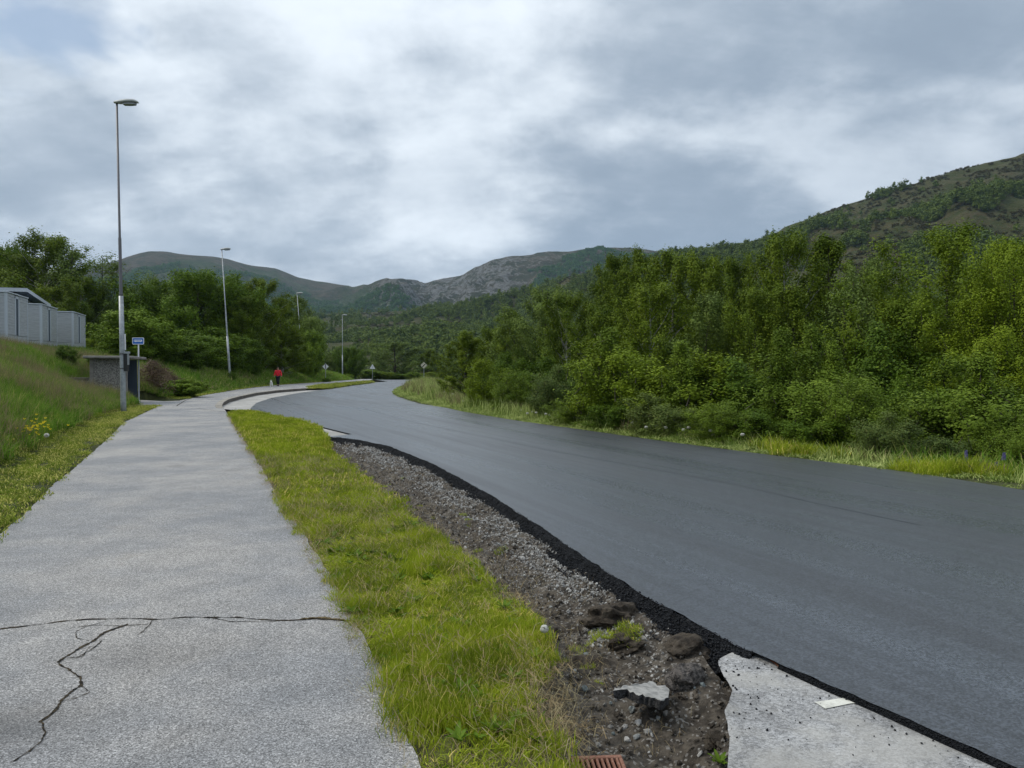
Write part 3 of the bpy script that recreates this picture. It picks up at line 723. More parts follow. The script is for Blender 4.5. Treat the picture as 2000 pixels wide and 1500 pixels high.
RIDGE_F = [(-2600, 420), (-1200, 470), (-300, 560), (0, 560), (150, 528), (195, 518), (240, 506), (270, 496), (295, 491), (330, 493), (350, 496), (420, 503), (450, 508), (480, 518), (540, 526), (580, 543), (610, 549), (640, 552), (690, 560), (720, 556), (750, 546), (775, 541), (790, 542), (808, 547), (832, 557), (850, 552), (862, 550), (900, 541), (915, 530), (930, 521), (960, 509), (1000, 500), (1040, 497), (1050, 493), (1072, 490), (1110, 492), (1180, 485), (1230, 486), (1260, 490), (1330, 497), (1500, 505), (2000, 470), (3000, 420)]
YR_F = [(-2600, 2600), (295, 2900), (640, 3400), (775, 2500), (835, 2750), (960, 2500), (1330, 2700), (3000, 2600)]
def hillF(U, T_):
    yr = np.interp(U*1500+1000, [a for a, b in YR_F], [b for a, b in YR_F]); zr = CAM_H+yr*(727-crest_y(RIDGE_F, U))/1500
    Y0 = 1550; Yv = Y0+(yr-Y0)*T_; Xv = U*Yv
    pr = np.where(T_ <= 1, .15+.85*T_**1.15, 1-.3*(T_-1)-.7*(T_-1)**2)
    rug = .35+.65*sstep(650, 800, U*1500+1000)*(1-.75*sstep(900, 1080, U*1500+1000))
    m = np.clip(T_*2.5, 0, 1)*np.clip((1.03-T_)*3.5, .06, 1)
    rg = (.5-np.abs(fbm(Xv/170+3, Yv/230, 6, 61, .55)))*110*rug + fbm(Xv/300, Yv/300, 5, 62)*70 + fbm(Xv/40, Yv/40, 4, 64)*12*rug
    return Xv, Yv, zr*pr+(rg-20*rug)*m+fbm(Xv/60, Yv/60, 4, 63)*7*rug
def m_mtn(t):
    p = t.pos(); x, y, z = t.xyz(p); a = t.noise(p, .0035, 6, .65); b = t.noise(p, .018, 9, .70); c = t.noise(p, .09, 6, .7)
    rocky = (x/y).step(-.22, -.13)*(1.-(x/y).step(-.03, .05)*.6)
    heath = t.mix(b.step(.40, .6), (.050, .056, .028), (.095, .078, .048))
    green = t.mix(c.step(.35, .65), (.030, .056, .018), (.062, .095, .028))
    lowm = (z*-1.0 + 430.0 + (a-.5)*700.0 - rocky*170.0).step(20, 150)
    col = t.mix(lowm*.85, heath, green)
    rk = (b*.55+c*.45+rocky*.085).step(.555, .60)
    col = t.mix(rk*(rocky*.75+.15), col, t.mix(c.step(.35, .7), (.105, .11, .105), (.27, .27, .265)))
    return {'c': col, 'n': t.bump(c*.6+b*1.5, 1., 22.)}
M_mtn = material('rocky_mountainside', m_mtn, .95, .15)
fan('mountain', np.linspace(-1.5, 1.3, 560), np.r_[np.linspace(0, 1, 190), np.linspace(1.01, 1.7, 14)], hillF, M_mtn)

# ------------------------------------------------------------------ trees
def leafcloud(C, n_each, sig, L, W, rg, up=.8):
    """rhombic leaves scattered round the twig ends C (m,3)"""
    m = len(C); k = rg.poisson(n_each, m); idx = np.repeat(np.arange(m), k); n = len(idx)
    p = C[idx]+rg.normal(0, 1, (n, 3))*np.array(sig)
    ax = C.mean(0); lo, hi = C[:, 2].min(), C[:, 2].max(); o = p-np.array([ax[0], ax[1], 0]); o[:, 2] = (p[:, 2]-(lo+.35*(hi-lo)))*.6; o /= np.linalg.norm(o, axis=1)[:, None]+1e-6
    lc = (p-C[idx])/np.array(sig); lc /= np.linalg.norm(lc, axis=1)[:, None]+1e-6
    nn = o*.62+lc*.75+rg.normal(0, .42, (n, 3)); nn[:, 2] += .16; nn /= np.linalg.norm(nn, axis=1)[:, None]
    a = rg.normal(0, 1, (n, 3)); a[:, 2] -= .3; a -= nn*(a*nn).sum(1)[:, None]; a /= np.linalg.norm(a, axis=1)[:, None]
    b = np.cross(nn, a)
    l = L*(.6+.8*rg.random(n))[:, None]; w_ = W*(.6+.8*rg.random(n))[:, None]
    V = np.stack([p-a*l*.5, p+b*w_*.5-a*l*.05, p+a*l*.5, p-b*w_*.5-a*l*.05], 1).reshape(-1, 3)
    return V, np.arange(4*n).reshape(n, 4)

def tree_meshes(kind, seed, leafmat, barkmat, H_=8., W_=4., h0=.15, nb=46, per=8, leaves=42, L=.085, Wl=.06, shape='egg', stems=1, sig=.20, droop=0., gap=.12, rtrunk=.012):
    leaves = int(leaves*1.45); L *= 1.12; Wl *= 1.2; gap *= .6
    rg = np.random.default_rng(seed); mb = MB(); C = []
    def env(q):      # crown radius at relative height in crown
        q = min(max(q, 0), 1)
        if shape == 'egg': return (math.sin(PI*min(1, (q*.88+.10))**.92)**.5)*(1-.08*q)
        if shape == 'cone': return (1-q)**.75*min(1, .35+q*4)
        if shape == 'round': return math.sqrt(max(0, 1-(q*1.9-.9)**2)) if q > .0 else .3
        if shape == 'bush': return (1-q**2.6)**.6*min(1, .8+q)
        return 1
    lump = rg.normal(0, 1, 6)
    for st in range(stems):
        base = np.array([0, 0, -.25]); az0 = st*2*PI/max(1, stems)+rg.random(); lean = 0 if stems == 1 else (.25+.45*rg.random())
        Ht = H_*(.95 if stems == 1 else (.97 if st == 0 else .62+.33*rg.random()))
        tp = []; wob = rg.normal(0, .035, (8, 2)).cumsum(0)*H_/8
        for i in range(8):
            q = i/7; off = (lean if st else lean*.3)*W_/2*q**.8
            tp.append(Vector((math.cos(az0)*off+wob[i, 0], math.sin(az0)*off+wob[i, 1], -.25+Ht*q)))
        r0 = H_*rtrunk/(stems**.5); mb.tube(tp, [r0*(1-.86*i/7) for i in range(8)], 7)
        nbs = max(6, nb//stems)
        for b in range(nbs):
            q = (b+.5+rg.normal(0, .25))/nbs; q = min(max(q, 0.01), .985)
            zrel = h0+(1-h0)*q; hz = zrel*Ht
            k = min(6, int(zrel*7)); fr = zrel*7-k; sp = tp[k].lerp(tp[min(7, k+1)], fr)
            az = b*2.399+rg.normal(0, .35)+az0; 
            R = W_/2*env(q)*(1+.22*math.sin(az*2+lump[0]*3+q*5)+.16*math.sin(az*3+lump[1]*3+q*11)+rg.normal(0, .10))
            R = max(R, .12)*(1. if stems == 1 else (.62 if shape == 'round' else .50))
            el = math.radians(48+14*q+rg.normal(0, 7)); rise = min(R*math.tan(el), (H_*1.02-hz)*1.5)
            dirv = Vector((math.cos(az), math.sin(az), 0))
            dn_ = min(rise*.62, hz*.8); st0 = sp-Vector((0, 0, dn_)); up_ = rise*.38
            e_ = sp+dirv*R+Vector((0, 0, up_)); pts = [st0, st0.lerp(e_, .36)+dirv*R*.08+Vector(rg.normal(0, .04*R, 3)), st0.lerp(e_, .72)+dirv*R*.07, e_-Vector((0, 0, droop*R*.35))]
            rb = r0*.34*(1-.5*q); mb.tube(pts, [rb, rb*.7, rb*.4, rb*.12], 4, False)
            if rg.random() < gap: continue
            for c in range(per):
                f_ = .30+.75*(c+.5)/per; i_ = min(2, int(f_*3)); fr = f_*3-i_
                pt = pts[i_].lerp(pts[i_+1], min(fr, 1.2)) if f_ <= 1 else pts[3]
                C.append(np.array(pt)+rg.normal(0, 1, 3)*np.array([.13, .13, .12])*W_*(.35+.5*f_)*.24)
        C.append(np.array(tp[-1])+[0, 0, .05]); C.append(np.array(tp[-1])+[0, 0, -.15])
    C = np.array(C); C = C[C[:, 2] > .05]
    # a short visible twig under every clump
    cen = C+rg.normal(0, .1, C.shape)-[0, 0, .12]
    for a, b in list(zip(C, cen))[::3]:
        mb.tube([Vector(b)+Vector((0, 0, -.15)), Vector(a)], [.010, .004], 3, False)
    V, Fq = leafcloud(C, leaves, (sig*.72, sig*.72, sig*.85), L, Wl, rg)
    V[:, 2] = np.maximum(V[:, 2], .02)
    tm = mesh(kind+'_trunk', mb.V, mb.F, [barkmat], True); cm = mesh(kind+'_crown', V, Fq, [leafmat])
    xs = np.percentile(V[:, 0], [2, 98]); return dict(t=tm, c=cm, H=float(np.percentile(V[:, 2], 99.7)), W=float(xs[1]-xs[0]))

K = {}
K['birch'] = [tree_meshes('birch', 100+i, F_birch, M_birchbark if i != 1 else M_bark, 9, 4.2, .12, 50, 8, 76, .080, .062, 'egg', 1, .20, .35, .10) for i in range(3)]
K['ybirch'] = [tree_meshes('yellow_birch', 110+i, F_yellow, M_bark, 8, 5.0, .16, 70, 9, 78, .056, .044, 'egg', 1 if i == 0 else 3, .18, .2, .08) for i in range(2)]
K['tall'] = [tree_meshes('tall_tree', 120+i, F_birch, M_bark, 10, 3.2, .10, 56, 7, 76, .080, .062, 'egg', 1, .19, .1, .08) for i in range(2)]
K['broad'] = [tree_meshes('broad_tree', 130+i, F_broad, M_bark, 10, 9, .12, 100, 9, 40, .155, .12, 'round', 1, .34, .1, .05) for i in range(2)]
K['sparse'] = [tree_meshes('sparse_tree', 140, F_grey, M_bark, 10, 6, .18, 46, 7, 20, .11, .075, 'egg', 2, .26, .4, .25, .014)]
K['grey'] = [tree_meshes('grey_tree', 150+i, F_grey, M_bark, 9, 5, .10, 54, 8, 64, .080, .062, 'egg', 1+i, .22, .2, .08) for i in range(2)]
K['bush'] = [tree_meshes('willow_bush', 160+i, F_willow, M_bark, 3.9, 3.2, .03, 84, 7, 50, .050, .026, 'egg', 8, .12, .0, .04, .010) for i in range(3)]
K['ybush'] = [tree_meshes('yellow_bush', 170+i, F_yellow, M_bark, 3.4, 2.6, .03, 74, 7, 46, .046, .034, 'egg', 5, .12, .0, .06, .010) for i in range(2)]
K['rbush'] = [tree_meshes('reddish_bush', 180, F_red, M_bark, 3, 2.6, .03, 70, 7, 42, .044, .032, 'egg', 6, .13, .0, .08, .010)]
K['fresh'] = [tree_meshes('fresh_tree', 190, F_fresh, M_bark, 5, 4.5, .04, 90, 8, 38, .10, .075, 'egg', 5, .17, .0, .08)]
K['dome'] = [tree_meshes('domed_birch', 115, F_yellow, M_bark, 8, 7.0, .22, 110, 9, 88, .056, .045, 'round', 4, .17, .25, .06, .016)]
K['spire'] = [tree_meshes('willow_shoots', 165+i, F_willow, M_bark, 4, 1.3, .05, 40, 6, 46, .050, .028, 'cone', 1, .11, 0., .03, .008) for i in range(2)]
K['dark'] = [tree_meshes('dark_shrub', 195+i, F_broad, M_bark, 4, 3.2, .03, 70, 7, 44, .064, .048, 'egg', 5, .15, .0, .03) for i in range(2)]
print('LEAF', sum(len(d['c'].polygons) for v in K.values() for d in v))

TCAT = {'bush': ('bush', 'bush'), 'ybush': ('bush', 'bush'), 'rbush': ('bush', 'bush'), 'spire': ('bush', 'bush'), 'dark': ('shrub', 'shrub')}
NAME = {'birch': 'birch_tree', 'ybirch': 'birch_tree', 'tall': 'birch_tree', 'broad': 'broadleaf_tree', 'sparse': 'sparse_tree', 'grey': 'grey_green_tree', 'bush': 'willow_bush', 'ybush': 'young_birch_bush', 'rbush': 'reddish_bush', 'fresh': 'maple_shrub', 'dome': 'birch_tree', 'spire': 'willow_bush', 'dark': 'dark_shrub'}
_cnt = {}
def tree(kind, px, ytop, wpx, Yd, label, group=None, rz=None, var=None, zbase=None, sink=0.):
    i = _cnt.get(kind, 0); _cnt[kind] = i+1; d = K[kind][(i if var is None else var) % len(K[kind])]
    top = AT(px, ytop, Yd); gz = float(H(np.array([top.x]), np.array([top.y]))[0]) if zbase is None else zbase
    if Yd > 150: gz = float(z0(Yd))-.2 if zbase is None else zbase
    h_ = max(1., top.z-gz); wm = wpx/1500*Yd*(1.08 if kind in ('birch', 'tall', 'grey', 'ybirch') else 1.0)
    root = empty(NAME[kind], (top.x, Yd, gz-sink), RNG.random()*6.28 if rz is None else rz)
    cat = TCAT.get(kind, ('tree', 'tree'))[0]; tag(root, label, cat, group)
    s_ = (wm/d['W']*1.02, wm/d['W']*1.02, (h_+sink)/d['H'])
    for nm, me in (('trunk' if cat == 'tree' else 'stem', d['t']), ('crown' if cat == 'tree' else 'foliage', d['c'])):
        o = link(nm, me, root); o.scale = s_
    return root

# --- thicket along the road, front row of bushes
RF = 'bushes in front of the wood beyond the road'; RT = 'trees of the wood beyond the road'
FRONT = [
 ('bush', 1895, 702, 250, 16.6, 'grey green willow bush with pale leaves beneath the biggest yellow birch'),
 ('rbush', 1722, 806, 105, 14.9, 'small reddish brown bush in the dark gap between two willow bushes'),
 ('bush', 1570, 690, 250, 18.3, 'tallest pale willow bush with upright shoots on its top'),
 ('spire', 1528, 640, 66, 18.0, 'upright pale willow shoot, nearer the dark green bush, above the tallest willow'),
 ('spire', 1592, 634, 62, 18.6, 'highest upright willow shoot rising behind the tallest willow bush'),
 ('spire', 1632, 668, 60, 17.6, 'shorter upright willow shoot toward the dark gap'),
 ('spire', 1197, 640, 70, 23.0, 'upright yellow green shoot topping the pointed young birch'),
 ('spire', 1330, 668, 66, 20.2, 'upright shoot rising out of the broad yellow green bush'),
 ('spire', 1905, 690, 80, 16.2, 'upright shoot rising out of the grey green willow bush'),
 ('bush', 1650, 745, 130, 16.2, 'pale willow bush leaning against the tallest willow, beside the dark gap'),
 ('dark', 1440, 705, 150, 20.2, 'dark green bush between the tallest willow and a yellowish bush'),
 ('ybush', 1335, 690, 190, 20.6, 'broad yellow green bush behind the dandelion clocks of the verge'),
 ('bush', 1420, 792, 130, 17.6, 'low willow bush close to the asphalt below the dark green bush'),
 ('ybush', 1193, 662, 165, 23.6, 'pointed yellow topped young birch in front of the tall birches'),
 ('rbush', 1285, 770, 120, 19.6, 'low reddish green bush at the foot of the broad yellow green bush'),
 ('bush', 1130, 772, 100, 23.6, 'low willow bush at the foot of the pointed young birch'),
 ('rbush', 1078, 716, 92, 27.0, 'brownish cone shaped bush behind the straw coloured verge grass'),
 ('bush', 1006, 724, 78, 30.0, 'bright small willow bush between a brownish bush and a round yellow bush'),
 ('ybush', 955, 702, 78, 33.5, 'round yellow green bush nearest the bend of the road'),
 ('bush', 1990, 812, 130, 13.9, 'leafy bush cut off by the picture edge just above the verge'),
 ('dark', 1500, 800, 120, 17.4, 'dark low bush under the tallest willow bush'),
 ('rbush', 1790, 850, 130, 14.6, 'low brownish bush under the grey green willow bush'),
 ('dark', 1580, 830, 110, 16.4, 'dark low bush beside the bright ferny grass tuft'),
 ('dark', 1215, 790, 110, 21.6, 'dark low bush under the pointed young birch'),
]
for k_, px, yt, wp, Yd, lb in FRONT: tree(k_, px, yt, wp, Yd, lb, RF)
BACK = [
 ('ybirch', 1985, 470, 190, 21.5, 'yellow green birch cut off by the picture edge'),
 ('dome', 1838, 449, 285, 25.5, 'largest yellow green birch with several dark stems and a domed top'),
 ('grey', 1705, 500, 115, 29, 'grey green slender tree between the largest yellow birch and two dark birches'),
 ('tall', 1618, 462, 122, 31, 'dark birch with a double top right of the pointed birch'),
 ('birch', 1530, 456, 118, 30, 'pointed birch standing highest against the heath hillside'),
 ('birch', 1435, 508, 110, 32, 'birch with yellow tipped top between two darker birches'),
 ('birch', 1375, 500, 110, 34, 'birch just left of the yellow tipped one, dark gap beneath'),
 ('birch', 1310, 492, 120, 35, 'broad topped birch in the middle of the wood'),
 ('tall', 1248, 488, 90, 37, 'upright dense birch whose top reaches the mountain ridge'),
 ('birch', 1205, 500, 100, 38.5, 'birch at the end of the high part of the wood'),
 ('grey', 1150, 550, 90, 42, 'grey green tree stepping down from the high part of the wood'),
 ('grey', 1065, 560, 150, 44, 'wide dark grey green tree with drooping twigs'),
 ('tall', 1010, 610, 70, 47, 'narrow birch beside the wide grey green tree'),
 ('tall', 908, 648, 92, 47, 'pointed birch nearest to the striped diamond sign'),
 ('birch', 962, 640, 60, 50, 'pale birch behind the pointed birch'),
 ('birch', 1268, 556, 120, 29, 'dense birch standing before the upright one, dark shade at its foot'),
 ('grey', 1360, 575, 120, 28, 'light grey green birch inside the wood with a dark hollow beneath'),
 ('birch', 1480, 565, 120, 27, 'birch right behind the tallest willow bush'),
 ('birch', 1170, 600, 110, 33, 'birch behind the pointed yellow topped bush'),
 ('tall', 1560, 560, 100, 26, 'dark stemmed birch behind the willow shoots'),
 ('sparse', 1655, 540, 120, 26, 'open tree with a pale birch stem beside the largest yellow birch'),
 ('ybirch', 1935, 560, 150, 21, 'yellow green tree in front of the one cut off by the edge'),
 ('dark', 1740, 640, 150, 23, 'dark undergrowth tree beneath the grey green slender tree'),
 ('birch', 1110, 575, 90, 38, 'small birch between the wide grey green tree and the wood'),
]
for k_, px, yt, wp, Yd, lb in BACK: tree(k_, px, yt, wp, Yd, lb, RT)
fill = 'shaded trees deep inside the wood'
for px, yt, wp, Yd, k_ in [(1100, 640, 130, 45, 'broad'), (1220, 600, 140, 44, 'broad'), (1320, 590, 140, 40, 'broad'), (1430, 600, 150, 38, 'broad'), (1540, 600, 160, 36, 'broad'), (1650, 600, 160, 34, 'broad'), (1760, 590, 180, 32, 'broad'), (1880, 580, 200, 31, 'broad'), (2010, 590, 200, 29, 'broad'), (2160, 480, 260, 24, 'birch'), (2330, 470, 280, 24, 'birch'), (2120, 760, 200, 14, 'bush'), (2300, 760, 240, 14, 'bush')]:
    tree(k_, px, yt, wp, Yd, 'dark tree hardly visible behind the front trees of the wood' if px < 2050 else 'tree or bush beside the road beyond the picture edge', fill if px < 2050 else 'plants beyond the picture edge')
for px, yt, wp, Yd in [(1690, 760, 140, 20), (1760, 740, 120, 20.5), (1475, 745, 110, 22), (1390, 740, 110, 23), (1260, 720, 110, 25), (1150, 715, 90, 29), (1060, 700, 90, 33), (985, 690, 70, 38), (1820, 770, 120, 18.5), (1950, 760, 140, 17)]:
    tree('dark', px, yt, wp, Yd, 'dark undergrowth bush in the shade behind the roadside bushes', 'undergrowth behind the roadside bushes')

# --- trees round the far bend
BEND = [
 ('grey', 772, 668, 118, 178, 'wide pale green tree beyond the bend with a round top'),
 ('broad', 684, 678, 56, 152, 'dark round tree right behind the farthest street lamp'),
 ('grey', 655, 676, 44, 156, 'pale grey tree left of the farthest street lamp'),
 ('tall', 843, 682, 48, 176, 'dark olive tree with a leaning top behind the striped diamond sign'),
 ('fresh', 722, 722, 44, 160, 'light green bush behind the triangular sign'),
 ('fresh', 808, 727, 26, 158, 'pale bush at the far road edge beside the diamond sign'),
 ('ybush', 742, 725, 40, 162, 'yellow green bush just right of the triangular sign'),
 ('ybush', 846, 727, 46, 120, 'yellow green bush behind the tall grass of the mound'),
 ('dark', 775, 728, 50, 168, 'dark bush beneath the wide pale green tree'),
 ('grey', 877, 706, 50, 100, 'grey green bush between the mound and the pointed birch'),
 ('fresh', 679, 733, 18, 146, 'tiny light bush at the foot of the farthest lamp'),
]
for k_, px, yt, wp, Yd, lb in BEND: tree(k_, px, yt, wp, Yd, lb, 'trees and bushes beyond the bend', zbase=(float(z0(Yd)) if Yd > 140 else None))
# --- wood beside the path
LG = 'trees of the grove beside the path'
GROVE = [
 ('broad', 385, 531, 200, 82, 'largest dark round tree of the grove, behind the second street lamp'),
 ('broad', 300, 560, 120, 84, 'dark round tree adjoining the largest one on the shelter side'),
 ('sparse', 292, 533, 60, 110, 'thin topped tree looking over the grove near the tall lamp'),
 ('broad', 440, 560, 110, 84, 'dark round tree behind the middle of the second lamp post'),
 ('birch', 508, 545, 84, 86, 'tall olive birch with a white trunk foot behind the walking person'),
 ('tall', 478, 580, 60, 80, 'dark slender birch at the edge of the largest round tree'),
 ('birch', 550, 582, 70, 92, 'olive birch stepping down behind the walking person'),
 ('birch', 548, 640, 80, 88, 'low spreading birch right behind the walking person'),
 ('grey', 590, 578, 78, 108, 'dark grey tree with a rounded top behind the third street lamp'),
 ('grey', 612, 620, 50, 112, 'lower dark tree at the end of the grove'),
 ('fresh', 602, 646, 50, 100, 'light green round bush right of the third street lamp'),
 ('fresh', 594, 672, 40, 97, 'small light green bush at the foot of the third street lamp'),
 ('fresh', 268, 606, 118, 58, 'bright leafy maple shrub behind the bus stop sign'),
 ('dark', 340, 655, 110, 62, 'dark green shrub between the bright maple and the round trees'),
 ('dark', 420, 640, 130, 70, 'dark shrub in the shade under the round trees'),
 ('dark', 480, 665, 70, 76, 'dark shrub left of the white birch trunk'),
 ('broad', 215, 590, 110, 90, 'dark tree behind the tall lamp and above the meadow bank'),
 ('fresh', 212, 650, 60, 74, 'light leafy shrub at the top of the bank beside the last shed'),
 ('ybush', 195, 655, 44, 72, 'small shrub right of the last shed'),
]
for k_, px, yt, wp, Yd, lb in GROVE: tree(k_, px, yt, wp, Yd, lb, LG)
SHED = [
 ('broad', 15, 478, 110, 92, 'bright green crown at the picture edge behind the grey house'),
 ('birch', 90, 458, 130, 84, 'tallest tree behind the grey sheds, dark with lacy top'),
 ('sparse', 128, 475, 90, 82, 'lacy tree letting the sky through behind the sheds'),
 ('birch', 55, 500, 110, 88, 'dark tree behind the roof of the grey house'),
 ('sparse', 205, 496, 88, 80, 'thin pale tree between the sheds and the tall lamp'),
 ('birch', 155, 540, 90, 78, 'dark drooping tree just behind the last grey shed'),
 ('birch', 110, 560, 90, 80, 'dark tree filling the gap above the middle shed'),
 ('grey', 185, 565, 70, 79, 'dark grey green tree right of the last grey shed'),
]
for k_, px, yt, wp, Yd, lb in SHED: tree(k_, px, yt, wp, Yd, lb, 'trees behind the grey sheds')
for px, yt, wp, Yd in [(-110, 470, 160, 88), (-250, 460, 170, 86), (-420, 450, 180, 84)]:
    tree('broad', px, yt, wp, Yd, 'tree or bush beside the road beyond the picture edge', 'plants beyond the picture edge')

# --- woods on the far slopes
def far_tree(seed, mat, n, R, Hh):
    rg = np.random.default_rng(seed); C = []
    m = 22
    for i in range(m):
        q = rg.random(); r = R*math.sin(PI*(.15+.8*q))**.7*math.sqrt(rg.random()); a = rg.random()*6.28
        C.append([r*math.cos(a), r*math.sin(a), Hh*(.15+.80*q)])
    return mesh('wood_piece', *leafcloud(np.array(C), n/m, (R*.22, R*.22, Hh*.07), R*.42, R*.36, rg, .6), [mat])
wood = src_collection('wood_pieces', [far_tree(300+i, F_hill, 210, 2.6, 7.0+i % 3) for i in range(6)])
wood2 = src_collection('mountain_wood_pieces', [far_tree(320+i, F_hill2, 90, 3.4, 7.0) for i in range(4)])
def hill_wood(name, fn, n, urange, trange, thr, sc_lo, sc_hi, coll, nv, dens, seed):
    rg = np.random.default_rng(seed); U = rg.uniform(*urange, n); T_ = rg.random(n)**.75*(trange[1]-trange[0])+trange[0]
    x, y, z = fn(U, T_); keep = dens(U, T_, x, y, rg)
    x, y, z = x[keep], y[keep], z[keep]; m = len(x); s_ = rg.uniform(sc_lo, sc_hi, m)
    rot = np.c_[np.zeros(m), np.zeros(m), rg.uniform(0, 6.28, m)]
    scatter(name, np.c_[x, y, z-.3], rot, s_, rg.integers(0, nv, m), coll); print(name, m)
def densM(U, T_, x, y, rg):
    v = fbm(x/75, y/75, 4, 71)+.55*fbm(x/260, y/260, 3, 72)
    px = U*1500+1000
    right = sstep(1250, 1500, px)
    lim = (1-right)*(.05+.30*sstep(.70, 1.0, T_)) + right*(-.02+.80*sstep(.66, .92, T_))
    return (v > lim) | (rg.random(len(x)) < .05*(1-right*.7)*(T_ < .97)) | ((T_ > .975) & (T_ < .99) & (px < 1560) & (rg.random(len(x)) < .3))
hill_wood('hillside_wood', hillM, 34000, (-.45, 1.0), (.01, .99), 0, .65, 1.35, wood, 6, densM, 5)
def densF(U, T_, x, y, rg):
    px = U*1500+1000; v = fbm(x/150, y/150, 5, 81)+.4*fbm(x/500, y/500, 3, 82)
    lim = np.interp(px, [200, 600, 700, 760, 900, 980, 1050, 1300], [-.35, -.45, -.35, .22, .25, .10, -.25, -.35]) + .9*sstep(np.interp(px, [0, 900, 1000], [.45, .45, .75]), np.interp(px, [0, 900, 1000], [.85, .8, 1.1]), T_)
    return v > lim
F_scrub = foliage('scrub_leaves', (.048, .050, .018), (.100, .085, .038), None, .15, .2)
scrub = src_collection('scrub_pieces', [far_tree(340+i, F_scrub, 90, 2.4, 2.6) for i in range(4)])
hill_wood('hillside_scrub', hillM, 26000, (-.2, 1.0), (.25, .985), 0, .35, .95, scrub, 4, lambda U, T_, x, y, rg: fbm(x/30, y/30, 3, 73) > -.12, 8)
hill_wood('mountain_wood', hillF, 30000, (-.62, .35), (.0, .97), 0, .8, 1.9, wood2, 4, densF, 6)

# ------------------------------------------------------------------ grass
def tuft(name, mats, n, R, h0, h1, w0, lean, seed, curl=.5, lying=0.):
    rg = np.random.default_rng(seed); r = R*np.sqrt(rg.random(n)); a = rg.random(n)*6.28
    b = np.c_[r*np.cos(a), r*np.sin(a), np.full(n, -.01)]
    hh = rg.uniform(h0, h1, n)*(1-.25*(r/R)**2); az = rg.random(n)*6.28; ln = np.abs(rg.normal(lean, lean*.5, n))
    ly = rg.random(n) < lying; ln = np.where(ly, rg.uniform(1.3, 1.5, n), ln); b[ly, 2] = rg.uniform(.005, .03+.3*h0, ly.sum())
    d = np.c_[np.cos(az), np.sin(az), np.zeros(n)]; sd_ = np.c_[-np.sin(az), np.cos(az), np.zeros(n)]
    fa = rg.random(n)*6.28; sd_ = sd_*np.cos(fa)[:, None]+d*np.sin(fa)[:, None]
    up = np.array([[0, 0, 1.]]); w_ = (w0*rg.uniform(.6, 1.3, n))[:, None]
    m1 = b+hh[:, None]*.5*(up*np.cos(ln*.6)[:, None]+d*np.sin(ln*.6)[:, None])
    t1 = m1+hh[:, None]*.5*(up*np.cos(ln*(1+curl))[:, None]+d*np.sin(ln*(1+curl))[:, None])
    V = np.stack([b-sd_*w_*.5, b+sd_*w_*.5, m1+sd_*w_*.45, m1-sd_*w_*.45, t1+sd_*w_*.08, t1-sd_*w_*.08], 1).reshape(-1, 3)
    I = np.arange(n)[:, None]*6
    F = np.concatenate([I+[0, 1, 2, 3], I+[3, 2, 4, 5]], 0)
    me = mesh(name, V, F, mats)
    return me
TURF_N = src_collection('turf_near', [tuft(f'turf_near{i}', [G_turf], 120, .11, .03, .085, .0042, .45, 400+i, .6) for i in range(4)])
TURF_M = src_collection('turf_mid', [tuft(f'turf_mid{i}', [G_turf], 150, .24, .05, .11, .011, .45, 410+i, .6) for i in range(4)])
STRIP = src_collection('strip_turf', [tuft(f'strip_turf{i}', [G_strip], 150, .26, .03, .09, .011, .6, 420+i, .6, .3) for i in range(4)])
STRAW = src_collection('straw', [tuft(f'straw{i}', [G_dead], 9, .16, .10, .26, .0032, .8, 430+i, .4, .85) for i in range(4)])
MEAD = src_collection('meadow', [tuft(f'meadow{i}', [G_mead if i < 5 else G_stem], 130 if i < 5 else 60, .32, .25, .55 if i < 5 else .85, .012 if i < 5 else .008, .35 if i < 5 else .2, 440+i, .9) for i in range(7)])
MEADF = src_collection('meadow_far', [tuft(f'meadow_far{i}', [G_mead if i < 4 else G_stem], 130 if i < 4 else 50, .75, .3, .7, .028 if i < 4 else .02, .35, 450+i, .9) for i in range(5)])
RVG = src_collection('roadside', [tuft(f'roadside{i}', [G_verge], 110, .28, .12, .42, .012, .35, 460+i, .8) for i in range(5)])
RVT = src_collection('roadside_tall', [tuft(f'roadside_tall{i}', [G_verge if i < 3 else G_stem], 60, .35, .35, .75, .014, .22, 470+i, .7) for i in range(4)])

SHELTER_XY = (-19.3, 38.6)
def region_pts(n, x0, x1, y0, y1, test, wpow=1.0):
    out = []; x = RNG.uniform(x0, x1, n); y = y0+(y1-y0)*RNG.random(n)**wpow
    k = (np.abs(x)/np.maximum(y, .1) < .95) & test(x, y); return x[k], y[k]
vpoly = np.array([PATH_R[0]]+verge_poly+[(2.9, -2.6)])
def on_pad(x, y): 
    return inpoly(x, y, [(-21.8, 37.0), (-18.2, 35.9), (-15.5, 34.9), (-15.9, 38.5), (-17.9, 42.8), (-20.6, 42.2)])
def put(name, x, y, z, coll, nv, s0, s1, tilt=.12, zs=None, idx=None):
    kk = ~((np.abs(x-_GC[0]) < .17) & (np.abs(y-_GC[1]-.02) < .22)); x, y, z = x[kk], y[kk], np.broadcast_to(z, kk.shape)[kk]; zs = None if zs is None else zs[kk]; idx = None if idx is None else idx[kk]
    n = len(x); s_ = RNG.uniform(s0, s1, n); sc_ = np.c_[s_, s_, s_ if zs is None else s_*zs]
    rot = np.c_[RNG.normal(0, tilt, (n, 2)), RNG.uniform(0, 6.28, n)]
    o = scatter(name, np.c_[x, y, z], rot, sc_, RNG.integers(0, nv, n) if idx is None else idx, coll); print(name, n); return o

